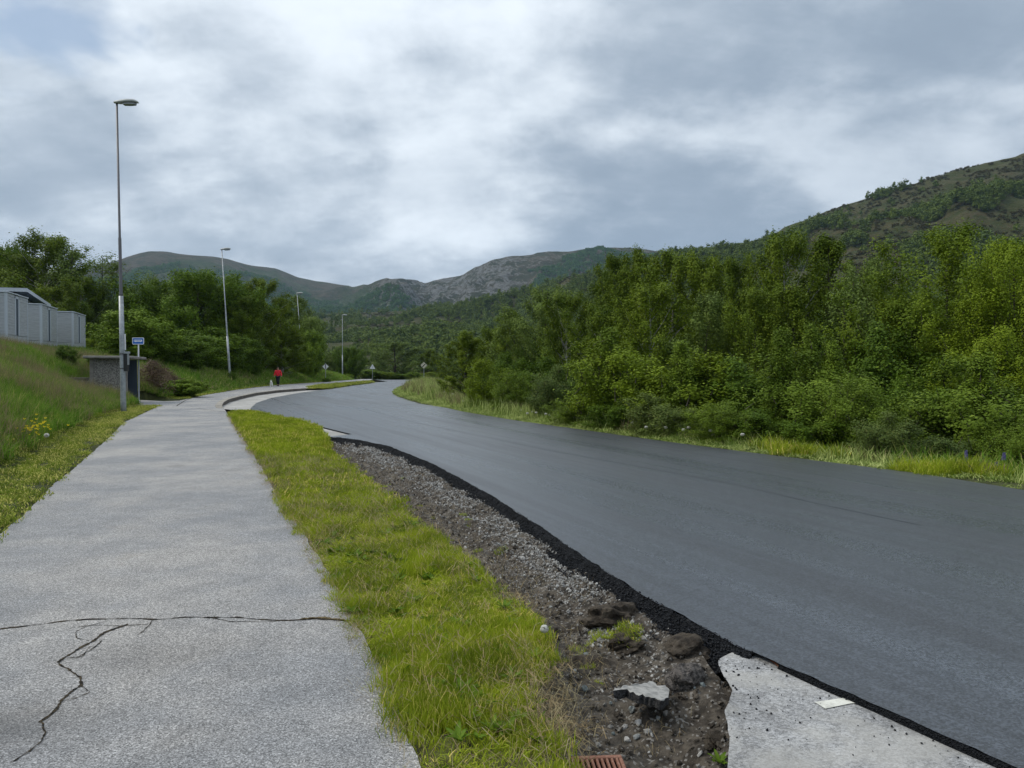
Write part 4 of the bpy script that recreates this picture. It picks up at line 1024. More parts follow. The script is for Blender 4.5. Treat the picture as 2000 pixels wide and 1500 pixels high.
edge_noise = lambda x, y: .05*fbm(x*6, y*6, 3, 90)
def verge_test(x, y): return inpoly(x+edge_noise(x, y), y+edge_noise(y, x), vpoly) & (y < 32)
x, y = region_pts(26000, -4.5, 1.6, 1.8, 10, verge_test)
bare = fbm(x*1.1, y*1.1, 4, 91); k = (bare > -.22) | (RNG.random(len(x)) < .18); x, y = x[k], y[k]
hz_ = 1+1.1*np.clip(fbm(x*2.6, y*2.6, 4, 92)*2, -.7, 1)+.5*np.clip((x-np.interp(y, [2, 4, 7], [.1, -.2, -.9]))*.8, 0, 1)
put('verge_grass', x, y, z0(y)-.01, TURF_N, 4, .8, 1.2, .2, hz_)
x, y = region_pts(22000, -13, .5, 9, 32, verge_test)
k = sdist(x, y, np.array(PATH_R)) < -.14; x, y = x[k], y[k]
hz_ = 1+.6*np.clip(fbm(x*1.6, y*1.6, 3, 92)*2, -.5, 1)
put('verge_grass', x, y, z0(y)-.01, TURF_M, 4, .7, 1.1, .2, hz_)
x, y = region_pts(5200, -8, 1.5, 2.2, 14, verge_test)
put('cut_grass', x, y, z0(y)+.035, STRAW, 4, .6, 1.1, .15)
# wisps lying on the path edge
pe = resample(PATH_R, 1200); k = RNG.integers(100, 1100, 900); xx = pe[k, 0]-np.abs(RNG.normal(0, .05, 900)); yy = pe[k, 1]
put('cut_grass_wisps', xx, yy, z0(yy)+.018, STRAW, 4, .25, .6, .05)
# straw and small tufts on the ditch soil
k = RNG.integers(0, NM, 420); j = (np.clip(np.abs(RNG.normal(0, .28, 420)), 0, 1)*(NA-1)).astype(int)
put('straw_litter', dxx[k, j], dyy[k, j], DZ[k, j]+.01, STRAW, 4, .4, .9, .3)
k = RNG.integers(0, NM, 60); j = (RNG.random(60)**1.6*.7*(NA-1)).astype(int)
put('ditch_sprouts', dxx[k, j], dyy[k, j], DZ[k, j], TURF_N, 4, .3, .8, .3)
sp_ = np.array(PL([(985, 1330), (1085, 1285), (1150, 1400), (1200, 1470), (1100, 1490), (1030, 1430)])); n = 380
x, y = sp_[:, 0].min()+np.ptp(sp_[:, 0])*RNG.random(n), sp_[:, 1].min()+np.ptp(sp_[:, 1])*RNG.random(n); k = inpoly(x, y, sp_); x, y = x[k], y[k]
put('dry_clippings', x, y, np.array([ditchz(a, b) for a, b in zip(x, y)])+RNG.uniform(.0, .035, len(x)), STRAW, 4, .45, .95, .25)
# mown strip left of the path
def SL(x, y): return sdist(x, y, PL_ext)
def SR(x, y): return -sdist(x, y, RR_ext)
x, y = region_pts(90000, -36, -3, 5, 150, lambda x, y: np.ones(len(x), bool), 1.5)
sl = SL(x, y)+edge_noise(x, y)*2; lim = np.interp(y, [0, 60, 90], [1.55, 1.3, .8])
k = (sl > .12) & (sl < lim) & ~on_pad(x, y) & (y < 110); x1, y1 = x[k], y[k]
put('mown_strip', x1, y1, H(x1, y1)-.01, STRIP, 4, .7, 1.15, .15)
x, y = region_pts(46000, -42, -6, 7, 52, lambda x, y: np.ones(len(x), bool), .9)
sl = SL(x, y); k = (sl > 1.25) & (sl < 22) & ~on_pad(x, y) & ~((np.abs(x+19.6) < 1.3) & (np.abs(y-38.4) < 2.2)); x1, y1 = x[k], y[k]
k = RNG.random(len(x1)) < np.interp(SL(x1, y1), [1, 8, 20], [1, .85, .6]); x1, y1 = x1[k], y1[k]
brown = fbm(x1*.22, y1*.22, 4, 95); idx = np.where(RNG.random(len(x1)) < np.clip(.10+brown*.8, .02, .55), RNG.integers(5, 7, len(x1)), RNG.integers(0, 5, len(x1)))
hh = np.interp(SL(x1, y1), [1.2, 1.9, 3], [.55, .95, 1.1])*(1+.3*fbm(x1, y1, 3, 96))
put('meadow_grass', x1, y1, H(x1, y1)-.02, MEAD, 7, .8, 1.25, .12, hh, idx)
x, y = region_pts(30000, -75, -16, 50, 150, lambda x, y: np.ones(len(x), bool), 1.1)
sl = SL(x, y); k = (sl > .8) & (sl < 26); x1, y1 = x[k], y[k]; hh = np.interp(SL(x1, y1), [.8, 1.6, 3], [.3, .6, .9])
put('bank_grass', x1, y1, H(x1, y1)-.03, MEADF, 5, .8, 1.3, .12, hh)
mp = np.array(MED_T+MED_B[::-1])
x, y = region_pts(9000, -30, -14, 58, 125, lambda x, y: inpoly(x, y, mp))
put('median_grass', x, y, z0(y), STRIP, 4, 1.2, 2.0, .15)
# right verge
x, y = region_pts(60000, -14, 22, 7, 110, lambda x, y: np.ones(len(x), bool), 1.4)
sr = SR(x, y)+edge_noise(x, y)*2; k = (sr > .10) & (sr < 1.5) & (RNG.random(len(x)) < .6+.4*(y > 12)); x1, y1 = x[k], y[k]
hh = np.interp(SR(x1, y1), [.1, .6, 1.4], [.25, .45, .9])*np.interp(y1, [10, 18, 30, 60], [.5, .65, 1.1, 1.2])
put('roadside_grass', x1, y1, H(x1, y1)-.01, RVG, 5, .7, 1.15, .15, hh)
k = (sr > .9) & (sr < 4.6) & (RNG.random(len(x)) < .42); x1, y1 = x[k], y[k]
hh = np.interp(y1, [10, 20, 30, 70], [.45, .65, 1.1, 1.3])*(1+.4*fbm(x1, y1, 3, 97))
put('roadside_tall_grass', x1, y1, H(x1, y1)-.02, RVT, 4, .7, 1.2, .12, hh)
k = (sr > 1.6) & (sr < 12) & (y < 75) & (RNG.random(len(x)) < .5); x1, y1 = x[k], y[k]
put('undergrowth_grass', x1, y1, H(x1, y1)-.02, MEADF, 4, .5, 1.0, .12)
# bright ferny tuft patch by the verge
c_ = P(1640, 893); n = 60; x = c_[0]+RNG.normal(0, .45, n); y = c_[1]+.9+RNG.normal(0, .35, n)
LUSH = src_collection('lush', [tuft(f'lush{i}', [G_turf], 90, .25, .25, .5, .016, .5, 480+i, .9) for i in range(3)])
put('lush_grass', x, y, H(x, y), LUSH, 3, .6, 1.0)
c_ = P(1950, 935); n = 80; x = c_[0]+RNG.normal(0, .7, n); y = c_[1]+.8+RNG.normal(0, .25, n)
put('lush_grass', x, y, H(x, y), LUSH, 3, .5, .8)
n = 110; x, y = region_pts(900, -12, -5, 9, 20, lambda x, y: np.ones(len(x), bool)); s_ = SL(x, y); k = (s_ > 1.3) & (s_ < 1.9)
put('lush_grass', x[k], y[k], H(x[k], y[k]), LUSH, 3, .5, .9)

# ------------------------------------------------------------------ street lamps
def lamp(px, pybase, ytop, Yd, lean, head, label, box=False):
    b = AT(px, pybase, Yd); tp = AT(px, ytop, Yd); h_ = tp.z-b.z
    r = empty('street_lamp', b); r.rotation_euler = (0, -lean, 0); tag(r, label, 'street lamp', 'street lamps along the path')
    hs = h_*.36
    mb = MB(); mb.tube([(0, 0, -.5), (0, 0, 0), (0, 0, hs*.55), (0, 0, hs)], [.105, .105, .095, .085], 14); mb.build('pole', M_galv, r, smooth=True)
    mb = MB(); mb.tube([(0, 0, hs), (0, 0, hs+.08), (0, 0, hs+.14), (0, 0, h_*.55), (0, 0, h_*.555), (0, 0, h_-.03)], [.085, .07, .062, .058, .045, .038], 12); mb.build('upper_pole', M_darksteel if box else M_galv, r, smooth=True)
    mb = MB(); L = head; prof = [(-.10, .05, .07, .0), (-.04, .07, .10, .0), (.15*L, .10, .14, .0), (.5*L, .12, .17, .02), (.80*L, .10, .15, .02), (.95*L, .05, .09, .0), (L, .015, .03, -.02)]
    V = []; n = 14
    for x_, hz_, wy, zc in prof:
        for k in range(n):
            a = 2*PI*k/n; zz = math.sin(a); V.append((x_, wy*math.cos(a), h_-.03+zc+(hz_*zz if zz > 0 else hz_*.45*zz)))
    F = [[i*n+k, (i+1)*n+k, (i+1)*n+(k+1) % n, i*n+(k+1) % n] for i in range(len(prof)-1) for k in range(n)]+[list(range(n)), [(len(prof)-1)*n+k for k in range(n)][::-1]]
    hd = MB().add(V, F).build('lamp_head', M_lamp, r, smooth=True)
    g = MB(); g.prism([(x_*1.0, y_) for x_, y_ in ((.30*L, -.11), (.55*L, -.14), (.82*L, -.11), (.90*L, 0), (.82*L, .11), (.55*L, .14), (.30*L, .11))], h_-.125, h_-.075); g.build('diffuser', M_glass, hd, .008)
    if box:
        k = MB(); k.box((.09, -.10, 1.30), (.22, .08, 2.05)); bx = k.build('switch_box', M_black, r, .01)
        k = MB(); k.box((.222, -.08, 1.55), (.24, .06, 1.98)); k.box((.10, -.13, 1.98), (.34, -.06, 2.06)); k.build('box_cover', M_galv, bx, .004)
        k = MB(); k.box((.10, -.02, 2.12), (.14, .02, 2.75)); k.build('cable_duct', M_signwhite, r, .004)
        for zc in (1.38, 1.95): MB().tube([(0, 0, zc), (0, 0, zc+.05)], [.112, .112], 12).build('clamp', M_darksteel, r)
    return r
lamp(241, 790, 199, 30, .014, .86, 'tallest and nearest lamp with a black switch box on its pole', True)
lamp(450, 752, 486, 66, .058, .80, 'leaning lamp before the dark round tree of the grove')
lamp(593, 746, 572, 101, .070, .80, 'leaning lamp with its pole half hidden by the grove')
lamp(669, 738, 615, 144, 0., .95, 'smallest and farthest lamp, upright against the wooded hillside')

# ------------------------------------------------------------------ bus shelter
sx, sy = -18.55, 37.0; sz = float(z0(37))-.02
ang = math.atan2(-.3, .95)*-1
def frame(origin, u):
    u = Vector((u[0], u[1], 0)).normalized(); v = Vector((-u.y, u.x, 0))
    return Matrix(((u.x, v.x, 0, origin[0]), (u.y, v.y, 0, origin[1]), (0, 0, 1, origin[2]), (0, 0, 0, 1)))
sh = bpy.data.objects.new('bus_shelter', None); COL.objects.link(sh); sh.matrix_world = frame((sx, sy, sz), (-.26, .966))
tag(sh, 'grey concrete bus shelter with pebbled side wall and flat slab roof', 'bus shelter')
# local x runs away along the front, local y runs into the bank
HS = 2.22; DP = 1.62; LN = 2.9
def part(name, mat, boxes, parent=sh, bevel=.008):
    mb = MB()
    for a, b in boxes: mb.box(a, b)
    return mb.build(name, mat, parent, bevel)
part('side_panel', M_aggr, [((.03, .19, -.1), (.12, DP-.17, HS))])
part('corner_post', M_concrete, [((0, 0, -.1), (.17, .19, HS))])
part('corner_post', M_concrete, [((0, DP-.17, -.1), (.15, DP, HS))])
part('front_post', M_trim, [((LN-.06, 0, -.1), (LN, .06, HS))])
part('back_panel', M_corr, [((.15, DP-.08, -.1), (LN, DP, HS))])
cr = MB()
for i in range(16): cr.box((LN-.10, .10+i*.095, -.05), (LN-.07 if i % 2 else LN-.055, .19+i*.095, HS-.02))
cr.build('end_panel', M_corr, sh)
ip = MB()
for i in range(30): ip.box((.9, .08+i*.045, 0), (.925 if i % 2 else .94, .125+i*.045, HS-.01))
rp = part('roof_slab', M_concrete, [((-.34, -.28, HS), (LN+.34, DP+.22, HS+.13))], bevel=.03)
part('moss_tuft', M_crackp, [((.1, .9, HS+.13), (.2, 1.0, HS+.18))], rp); part('moss_tuft', M_crackp, [((.6, .5, HS+.13), (.66, .58, HS+.16))], rp)
part('bench', M_concrete, [((.3, DP-.5, .42), (LN-.2, DP-.1, .48))])
part('shelter_floor', M_concrete, [((-.1, -.15, -.15), (LN+.1, DP, .03))], bevel=.01)
rw = part('retaining_wall', M_aggr, [((.9, DP, -.2), (1.05, DP+2.2, 1.25))])
part('wall_coping', M_concrete, [((.86, DP+.002, 1.25), (1.09, DP+2.2, 1.31))], rw)
# bus stop sign on its post behind the shelter
c = AT(270, 666, 41.5); g = float(H(np.array([c.x]), np.array([c.y]))[0])
bs = empty('bus_stop_sign', (c.x, c.y, g)); bs.rotation_euler = (0, 0, .12); tag(bs, 'blue bus stop sign with white bus symbol rising behind the shelter roof', 'road sign')
zc = c.z-g
MB().tube([(0, .03, -.3), (0, .03, zc)], [.035, .035], 10).build('post', M_signwhite, bs)
def rrect(w_, h_, r, n=4):
    o = []
    for cx, cy, a0 in ((w_/2-r, h_/2-r, 0), (-w_/2+r, h_/2-r, PI/2), (-w_/2+r, -h_/2+r, PI), (w_/2-r, -h_/2+r, 1.5*PI)):
        o += [(cx+r*math.cos(a0+PI/2*k/n), cy+r*math.sin(a0+PI/2*k/n)) for k in range(n+1)]
    return o
RX = Matrix.Rotation(PI/2, 4, 'X')
def plate(name, poly, y, th, mat, parent, zc, rot=0.):
    M_ = Matrix.Translation((0, y, zc)) @ RX @ Matrix.Rotation(rot, 4, 'Z')
    return MB().prism(poly, 0, th, M_).build(name, mat, parent)
pl = plate('sign_plate', rrect(.60, .37, .05), -.004, .02, M_signwhite, bs, zc)
plate('blue_field', rrect(.535, .305, .03), -.0245, .003, M_signblue, pl, zc)
bus = [(-.21, .055), (-.20, .075), (.19, .075), (.21, .055), (.215, -.03), (.15, -.035), (.15, -.055), (.10, -.055), (.10, -.035), (-.09, -.035), (-.09, -.055), (-.14, -.055), (-.14, -.035), (-.215, -.03)]
plate('bus_symbol', bus, -.028, .002, M_signwhite, pl, zc)
for i in range(5): plate('bus_window', [(x+(-.17+i*.073), z+.035) for x, z in ((-.028, -.014), (.028, -.014), (.028, .02), (-.028, .02))], -.0305, .001, M_signblue, pl, zc)

# ------------------------------------------------------------------ road signs
def roadsign(name, px, pyc, pybase, Yd, shape, label, size, rot=0., dbl=False):
    b = AT(px, pybase, Yd); c = AT(px, pyc, Yd); r = empty(name, b); r.rotation_euler = (0, 0, rot); tag(r, label, 'road sign')
    zc = c.z-b.z; h = size/2
    MB().tube([(0, .03, -.6), (0, .03, zc+h*.5)], [.035, .035], 8).build('post', M_galv, r)
    poly = [(0, h), (-h, 0), (0, -h), (h, 0)] if shape != 'tri' else [(0, h*1.1), (-h, -h*.65), (h, -h*.65)]
    return r, zc, h, poly
r, zc, h, poly = roadsign('diamond_sign', 636, 716, 749, 96, 'dia', 'pale back of a diamond sign on the grass strip, weeds at its foot', .78)
p0 = plate('sign_plate', poly, -.0, .015, M_signwhite, r, zc); MB().box((-.05, -.03, zc-h*.75), (.05, -.017, zc+h*.8)).build('rear_bracket', M_darksteel, r)
r, zc, h, poly = roadsign('triangle_sign', 727.5, 717, 746, 110, 'tri', 'pale back of a triangular sign where path and road part', .80)
plate('sign_plate', poly, -.0, .015, M_signwhite, r, zc); MB().box((-.03, -.03, zc-h*.6), (.03, -.017, zc+h*.4)).build('rear_bracket', M_signback, r)
r, zc, h, poly = roadsign('striped_diamond_sign', 828, 713.5, 748, 98, 'dia', 'cream diamond sign crossed by a black bar at the road bend', .86)
p0 = plate('sign_plate', poly, -.0, .015, M_signcream, r, zc)
for off, wd_ in ((0, .075), (.24, .018), (-.24, .018)):
    q = math.sqrt(.5); e = h*.70-abs(off)*0
    c_ = [(-e*q-wd_*q+off*q, -e*q+wd_*q-off*q), (-e*q+wd_*q+off*q, -e*q-wd_*q-off*q), (e*q+wd_*q+off*q, e*q-wd_*q-off*q), (e*q-wd_*q+off*q, e*q+wd_*q-off*q)]
    c_ = [(a*.92, b_*.92) for a, b_ in c_]
    plate('black_bar', c_, -.0155, .003, M_signblack, p0, zc)
bx = AT(637, 748, 95); 
for px, py, Yd, lb in ((637, 741, 95.5, 'small dark weed clump at the foot of the diamond sign'), (453, 745, 65.4, 'dark weed clump at the foot of the second lamp'), (596, 739, 100, 'dark weed clump at the foot of the third lamp')):
    t_ = tree('dark', px, py+(2 if Yd < 40 else -2), 14 if Yd > 60 else 44, Yd, lb, 'weed clumps at the feet of posts'); t_['category'] = 'weeds'; t_.name = 'weed_clump'

# ------------------------------------------------------------------ sheds and house on the bank
def shed(ox, oy, oz, L, Wd, Hh, label, seed, name='garden_shed'):
    r = bpy.data.objects.new(name, None); COL.objects.link(r); r.matrix_world = frame((ox, oy, oz), (-.305, .952)); tag(r, label, 'shed', 'grey wooden sheds on the bank')
    MB().box((.03, .03, -.6), (L-.03, Wd-.03, Hh-.05)).build('wall', M_clad, r)
    nb = 14; bh = Hh/nb
    for sd_ in ('front', 'side'):
        mb = MB()
        for k in range(nb):
            z_ = k*bh
            if sd_ == 'front':
                for a, b in ((.12, L*.36), (L*.58, L-.10)): mb.box((a, -.0-.004*(k % 2), z_-.001), (b, .03, z_+bh-.018))
            else: mb.box((-.0-.004*(k % 2), .12, z_-.001), (.03, Wd-.05, z_+bh-.018))
        o = mb.build('cladding', M_clad, r, .0); o['kind'] = 'stuff'
    MB().box((-.02, -.02, -.6), (.12, .12, Hh)).build('corner_board', M_trim, r); MB().box((L-.10, -.02, -.6), (L+.02, .10, Hh)).build('corner_board', M_trim, r)
    d = MB().box((L*.36, -.02, 0), (L*.41, .03, Hh-.05)).box((L*.53, -.02, 0), (L*.58, .03, Hh-.05)).box((L*.36, -.02, Hh-.22), (L*.58, .03, Hh-.05)).build('door_frame', M_trim, r)
    MB().box((L*.41, .012, 0), (L*.53, .028, Hh-.22)).build('door', M_corr, r)
    MB().box((-.06, -.06, Hh), (L+.06, Wd+.05, Hh+.07)).build('roof', M_trim, r, .01)
for (px, ytop, ybot, Yd, lb, sd_) in ((13, 571, 652, 45, 'nearest grey wooden shed with a dark slit door, cut by the picture edge', 1), (81, 595, 664, 53.2, 'middle grey wooden shed with a dark slit door', 2), (143, 610, 668, 60, 'farthest grey wooden shed beside the trees', 3)):
    a = AT(px, ytop, Yd); b = AT(px, ybot, Yd); shed(a.x, a.y, b.z, 4.1, 5.2 if sd_ < 3 else 4.6, a.z-b.z, lb, sd_)
a = AT(52, 563, 60); hb = bpy.data.objects.new('house', None); COL.objects.link(hb); gz = 4.0; hb.matrix_world = frame((a.x, a.y, gz), (-.305, .952)); tag(hb, 'low grey house with sloping roof behind the sheds', 'house')
Hh = a.z-gz
def wedge(x0, x1, y0, y1, zt0, zt1, zb0, zb1):
    V = [(x0, y0, zb0), (x1, y0, zb1), (x1, y1, zb1), (x0, y1, zb0), (x0, y0, zt0), (x1, y0, zt1), (x1, y1, zt1), (x0, y1, zt0)]
    return MB().add(V, [[0, 3, 2, 1], [4, 5, 6, 7], [0, 1, 5, 4], [1, 2, 6, 5], [2, 3, 7, 6], [3, 0, 4, 7]])
wedge(.9, 6.4, .9, 9, Hh-.35, Hh-.85, 0, 0).build('wall', M_clad, hb)
wb = MB()
for k in range(22):
    z_ = .3+k*.17
    if z_ < Hh-.6: wb.box((.88-.004*(k % 2), .95, z_), (.9, 8.9, z_+.15)); 
    if z_ < Hh-1.1: wb.box((.95, .88-.004*(k % 2), z_), (6.3, .9, z_+.15))
o = wb.build('cladding', M_clad, hb); o['kind'] = 'stuff'
MB().box((.84, .84, 0), (1.0, 1.0, Hh-.35)).build('corner_board', M_trim, hb)
rf = wedge(0, 6.9, 0, 9.5, Hh+.02, Hh-.66, Hh-.10, Hh-.78).build('roof', M_roof, hb)
wedge(-.04, .0, -.04, 9.5, Hh+.0, Hh+.0, Hh-.28, Hh-.28).build('fascia', M_trim, rf)
wedge(.0, 6.94, -.04, .0, Hh+.0, Hh-.68, Hh-.26, Hh-.94).build('fascia', M_trim, rf)
wedge(0, 6.9, .001, 9.4, Hh-.12, Hh-.80, Hh-.15, Hh-.83).build('soffit', M_corr, rf)

# ------------------------------------------------------------------ brush pile beside the shelter
def brush(name, px, py, Yd, wpx, hpx, seed, label, mat=M_dead, leafmat=None, n=260):
    rg = np.random.default_rng(seed); c = AT(px, py, Yd); g = float(H(np.array([c.x]), np.array([c.y]))[0]); W_ = wpx/1500*Yd/2; Hh = hpx/1500*Yd
    mb = MB()
    for i in range(n):
        p = Vector((rg.normal(0, .42)*W_, rg.normal(0, .4)*W_*.7, 0)); q = rg.random()**.8*Hh*math.exp(-(p.x/W_)**2)
        p.z = q; d = Vector((rg.normal(0, 1), rg.normal(0, 1), rg.normal(.5, .5))).normalized()*rg.uniform(.3, .8)
        mb.tube([p-d*.5, p+Vector(rg.normal(0, .05, 3)), p+d*.5], [.016, .011, .003], 3, False)
    r = empty(name, (c.x, c.y, g)); tag(r, label, 'dead shrub'); mb.build('twigs', mat, r)
    if leafmat:
        C = np.array([[rg.normal(0, .4)*W_, rg.normal(0, .4)*W_*.7, rg.random()*Hh*.9] for _ in range(60)]); C[:, 2] *= np.exp(-(C[:, 0]/W_)**2)
        link('dry_leaves', mesh('dry_leaves', *leafcloud(C, 22, (.16, .16, .12), .09, .05, rg), [leafmat]), r)
F_dry = foliage('dry_leaves', (.07, .045, .025), (.16, .11, .06), (.10, .12, .04), .15)
brush('brush_pile', 300, 720, 43, 70, 62, 11, 'brown dead branches heaped beside the bus shelter', leafmat=F_dry, n=420)
brush('brush_pile', 338, 745, 46, 50, 34, 12, 'low reddish brown heap of cut branches nearer the path bend', leafmat=F_dry, n=260)
brush('brush_pile', 318, 690, 50, 60, 30, 13, 'brown withered shrub above the heap of dead branches', leafmat=F_dry, n=200)
t_ = tree('fresh', 355, 742, 70, 45.5, 'bright green low plant cover at the foot of the brown branches', 'plants by the brush pile'); t_.name = 'low_shrub'
t_ = tree('dark', 128, 676, 36, 40, 'dark leafy weed clump on the meadow bank', None); t_['category'] = 'weeds'; t_.name = 'weed_clump'
t_ = tree('fresh', 186, 700, 30, 42, 'light green weeds left of the shelter wall', None); t_['category'] = 'weeds'; t_.name = 'weed_clump'

# ------------------------------------------------------------------ walker and dog
def skin(name, verts, edges, radii, mat, parent=None, sub=2, loc=None):
    me = bpy.data.meshes.new(name); me.from_pydata(verts, edges, []); o = link(name, me, parent, loc); me.materials.append(mat)
    md = o.modifiers.new('skin', 'SKIN'); md.use_smooth_shade = True
    for i, r in enumerate(radii):
        sv = me.skin_vertices[0].data[i]; sv.radius = (r, r) if not isinstance(r, tuple) else r
        sv.use_root = (i == 0)
    ss = o.modifiers.new('sub', 'SUBSURF'); ss.levels = sub; ss.render_levels = sub
    return o
M_skin = material('skin', (.42, .25, .18), .6, .4); M_red = material('red_jacket', lambda t: {'c': t.mix(t.noise(t.obj(), 9, 4).step(.3, .7), (.60, .008, .02), (.80, .02, .04))}, .6, .4)
M_trou = material('dark_trousers', (.012, .013, .02), .8, .3); M_hair = material('dark_cap', (.02, .018, .018), .8, .3); M_fur = material('white_fur', (.72, .72, .68), .9, .2)
f_ = P(543, 754, zpath); pr = empty('person', (f_[0], f_[1], float(zpath(f_[1])))); pr.rotation_euler = (0, 0, math.atan2(-f_[0], -f_[1])*-1*0); tag(pr, 'person in red jacket, dark trousers and dark cap walking a white dog', 'person')
pr.scale = (1.0, 1.0, 1.0)
# faces the camera (local -y)
V = [(0, 0, .96), (0, -.01, 1.15), (0, -.01, 1.36), (0, -.01, 1.47), (0, -.02, 1.56), (0, -.03, 1.66), (0, -.02, 1.75),
     (.10, 0, .90), (.10, -.13, .52), (.09, -.08, .10), (.09, -.20, .05), (-.10, 0, .90), (-.10, .03, .50), (-.09, .18, .12), (-.09, .07, .05),
     (.19, 0, 1.41), (.28, .03, 1.15), (.30, -.06, .92), (.31, -.09, .84), (-.19, 0, 1.41), (-.28, .02, 1.15), (-.30, -.09, .93), (-.31, -.12, .85)]
E = [(0, 1), (1, 2), (2, 3), (3, 4), (4, 5), (5, 6), (0, 7), (7, 8), (8, 9), (9, 10), (0, 11), (11, 12), (12, 13), (13, 14), (2, 15), (15, 16), (16, 17), (17, 18), (2, 19), (19, 20), (20, 21), (21, 22)]
R_ = [.14, .13, .15, .06, .06, .10, .075, .095, .065, .045, .035, .095, .065, .045, .035, .06, .045, .035, .04, .06, .045, .035, .04]
body = skin('body', V, E, R_, M_skin, pr)
skin('jacket', [(0, 0, .86), (0, 0, 1.1), (0, -.01, 1.36), (0, -.01, 1.49), (.21, 0, 1.42), (.30, .03, 1.15), (.325, -.06, .93), (-.21, 0, 1.42), (-.30, .02, 1.15), (-.325, -.09, .94)],
     [(0, 1), (1, 2), (2, 3), (2, 4), (4, 5), (5, 6), (2, 7), (7, 8), (8, 9)], [(.21, .15), (.20, .15), (.20, .15), (.09, .09), .085, .075, .06, .085, .075, .06], M_red, pr)
skin('trousers', [(0, 0, .93), (.10, 0, .86), (.10, -.13, .52), (.09, -.08, .12), (-.10, 0, .86), (-.10, .03, .50), (-.09, .18, .14)], [(0, 1), (1, 2), (2, 3), (0, 4), (4, 5), (5, 6)], [.15, .115, .09, .07, .115, .09, .07], M_trou, pr)
for s_, y_ in ((.09, -.14), (-.09, .12)): MB().tube([(s_, y_+.10, .06), (s_, y_, .055), (s_, y_-.12, .04)], [.045, .055, .035], 8).build('shoe', M_trou, pr, smooth=True)
skin('cap', [(0, -.02, 1.70), (0, -.01, 1.77)], [(0, 1)], [.108, .075], M_hair, pr)
MB().prism([(-.07, -.20), (.07, -.20), (.09, -.10), (-.09, -.10)], 1.70, 1.715).build('cap_peak', M_hair, pr)
for s_ in (-1, 1): MB().tube([(s_*.035, -.125, 1.665), (s_*.035, -.135, 1.665)], [.012, .01], 6).build('eye', M_hair, pr)
MB().tube([(0, -.12, 1.66), (0, -.15, 1.63)], [.012, .016], 6).build('nose', M_skin, pr); MB().tube([(-.03, -.125, 1.595), (.03, -.125, 1.595)], [.007, .007], 5).build('mouth', M_red, pr)
f_ = P(530, 756, zpath); dg = empty('dog', (f_[0], f_[1], float(zpath(f_[1])))); dg.rotation_euler = (0, 0, .25); tag(dg, 'small fluffy white dog trotting beside the person in red', 'dog')
V = [(0, .0, .32), (0, -.22, .34), (0, -.30, .44), (0, -.36, .52), (0, -.46, .49), (0, .22, .33), (0, .30, .42), (0, .27, .52),
     (.07, -.22, .26), (.07, -.26, .14), (.07, -.25, .02), (-.07, -.22, .26), (-.07, -.19, .14), (-.07, -.21, .02),
     (.07, .22, .26), (.07, .17, .17), (.07, .24, .10), (.07, .22, .02), (-.07, .22, .26), (-.07, .20, .17), (-.07, .28, .10), (-.07, .26, .02)]
E = [(0, 1), (1, 2), (2, 3), (3, 4), (0, 5), (5, 6), (6, 7), (1, 8), (8, 9), (9, 10), (1, 11), (11, 12), (12, 13), (5, 14), (14, 15), (15, 16), (16, 17), (5, 18), (18, 19), (19, 20), (20, 21)]
skin('body', V, E, [.12, .12, .08, .085, .035, .11, .04, .03, .05, .035, .03, .05, .035, .03, .06, .04, .03, .03, .06, .04, .03, .03], M_fur, dg)
for s_ in (-1, 1): MB().add([(s_*.03, -.34, .58), (s_*.09, -.34, .56), (s_*.06, -.33, .66), (s_*.06, -.31, .57)], [[0, 1, 2], [1, 3, 2], [3, 0, 2], [0, 3, 1]]).build('ear', M_fur, dg)
MB().tube([(0, -.49, .49), (0, -.51, .49)], [.015, .012], 6).build('nose', M_black, dg)

# ------------------------------------------------------------------ broken slabs, lumps, stones and the drain in the ditch
def slab(name, px, zoff, mat, label, th, tilt, poly_px, cat='asphalt slab'):
    zf = lambda y: z0(y)-.02+zoff
    pts = PL(jagged(np.array(poly_px, float), 3.0, 6, 5), zf); cx = sum(p[0] for p in pts)/len(pts); cy = sum(p[1] for p in pts)/len(pts)
    top = [(x-cx, y-cy) for x, y in pts]; n = len(top); rg = random.Random(px)
    V = [(x, y, .012*rg.uniform(-1, 1)*.4) for x, y in top]+[(x*.97+rg.uniform(-.008, .008), y*.97+rg.uniform(-.008, .008), -th*rg.uniform(.85, 1.1)) for x, y in top]
    F = [list(range(n)), list(range(n, 2*n))[::-1]]+[[i, n+i, n+(i+1) % n, (i+1) % n] for i in range(n)]
    mb = MB().add(V, F); o = mb.build(name, mat, None); o.location = (cx, cy, float(zf(cy))); o.rotation_euler = tilt
    bm = bmesh.new(); bm.from_mesh(o.data); bmesh.ops.recalc_face_normals(bm, faces=bm.faces); bm.to_mesh(o.data); bm.free()
    tag(o, label, cat); return o
M_slabtop = material('broken_asphalt_top', lambda t: {'c': t.mix(t.noise(t.pos(), 30, 6, .65).step(.35, .65), (.20, .20, .195), (.36, .355, .34)), 'n': t.bump(t.noise(t.pos(), 130, 4), .5, .006)}, .9, .3)
M_slabside = material('broken_asphalt_side', lambda t: {'c': t.mix(t.xyz(t.voro(t.pos(), 120, out='Color'))[0], (.012, .012, .013), (.06, .06, .062)), 'n': t.bump(t.noise(t.pos(), 80, 5), .9, .012)}, .9, .3)
M_slabdk = material('dusty_asphalt_lump', lambda t: {'c': t.mix(t.noise(t.pos(), 40, 6, .7).step(.35, .62), (.030, .028, .027), (.15, .135, .125)), 'n': t.bump(t.noise(t.pos(), 110, 5), 1., .014)}, .95, .2)
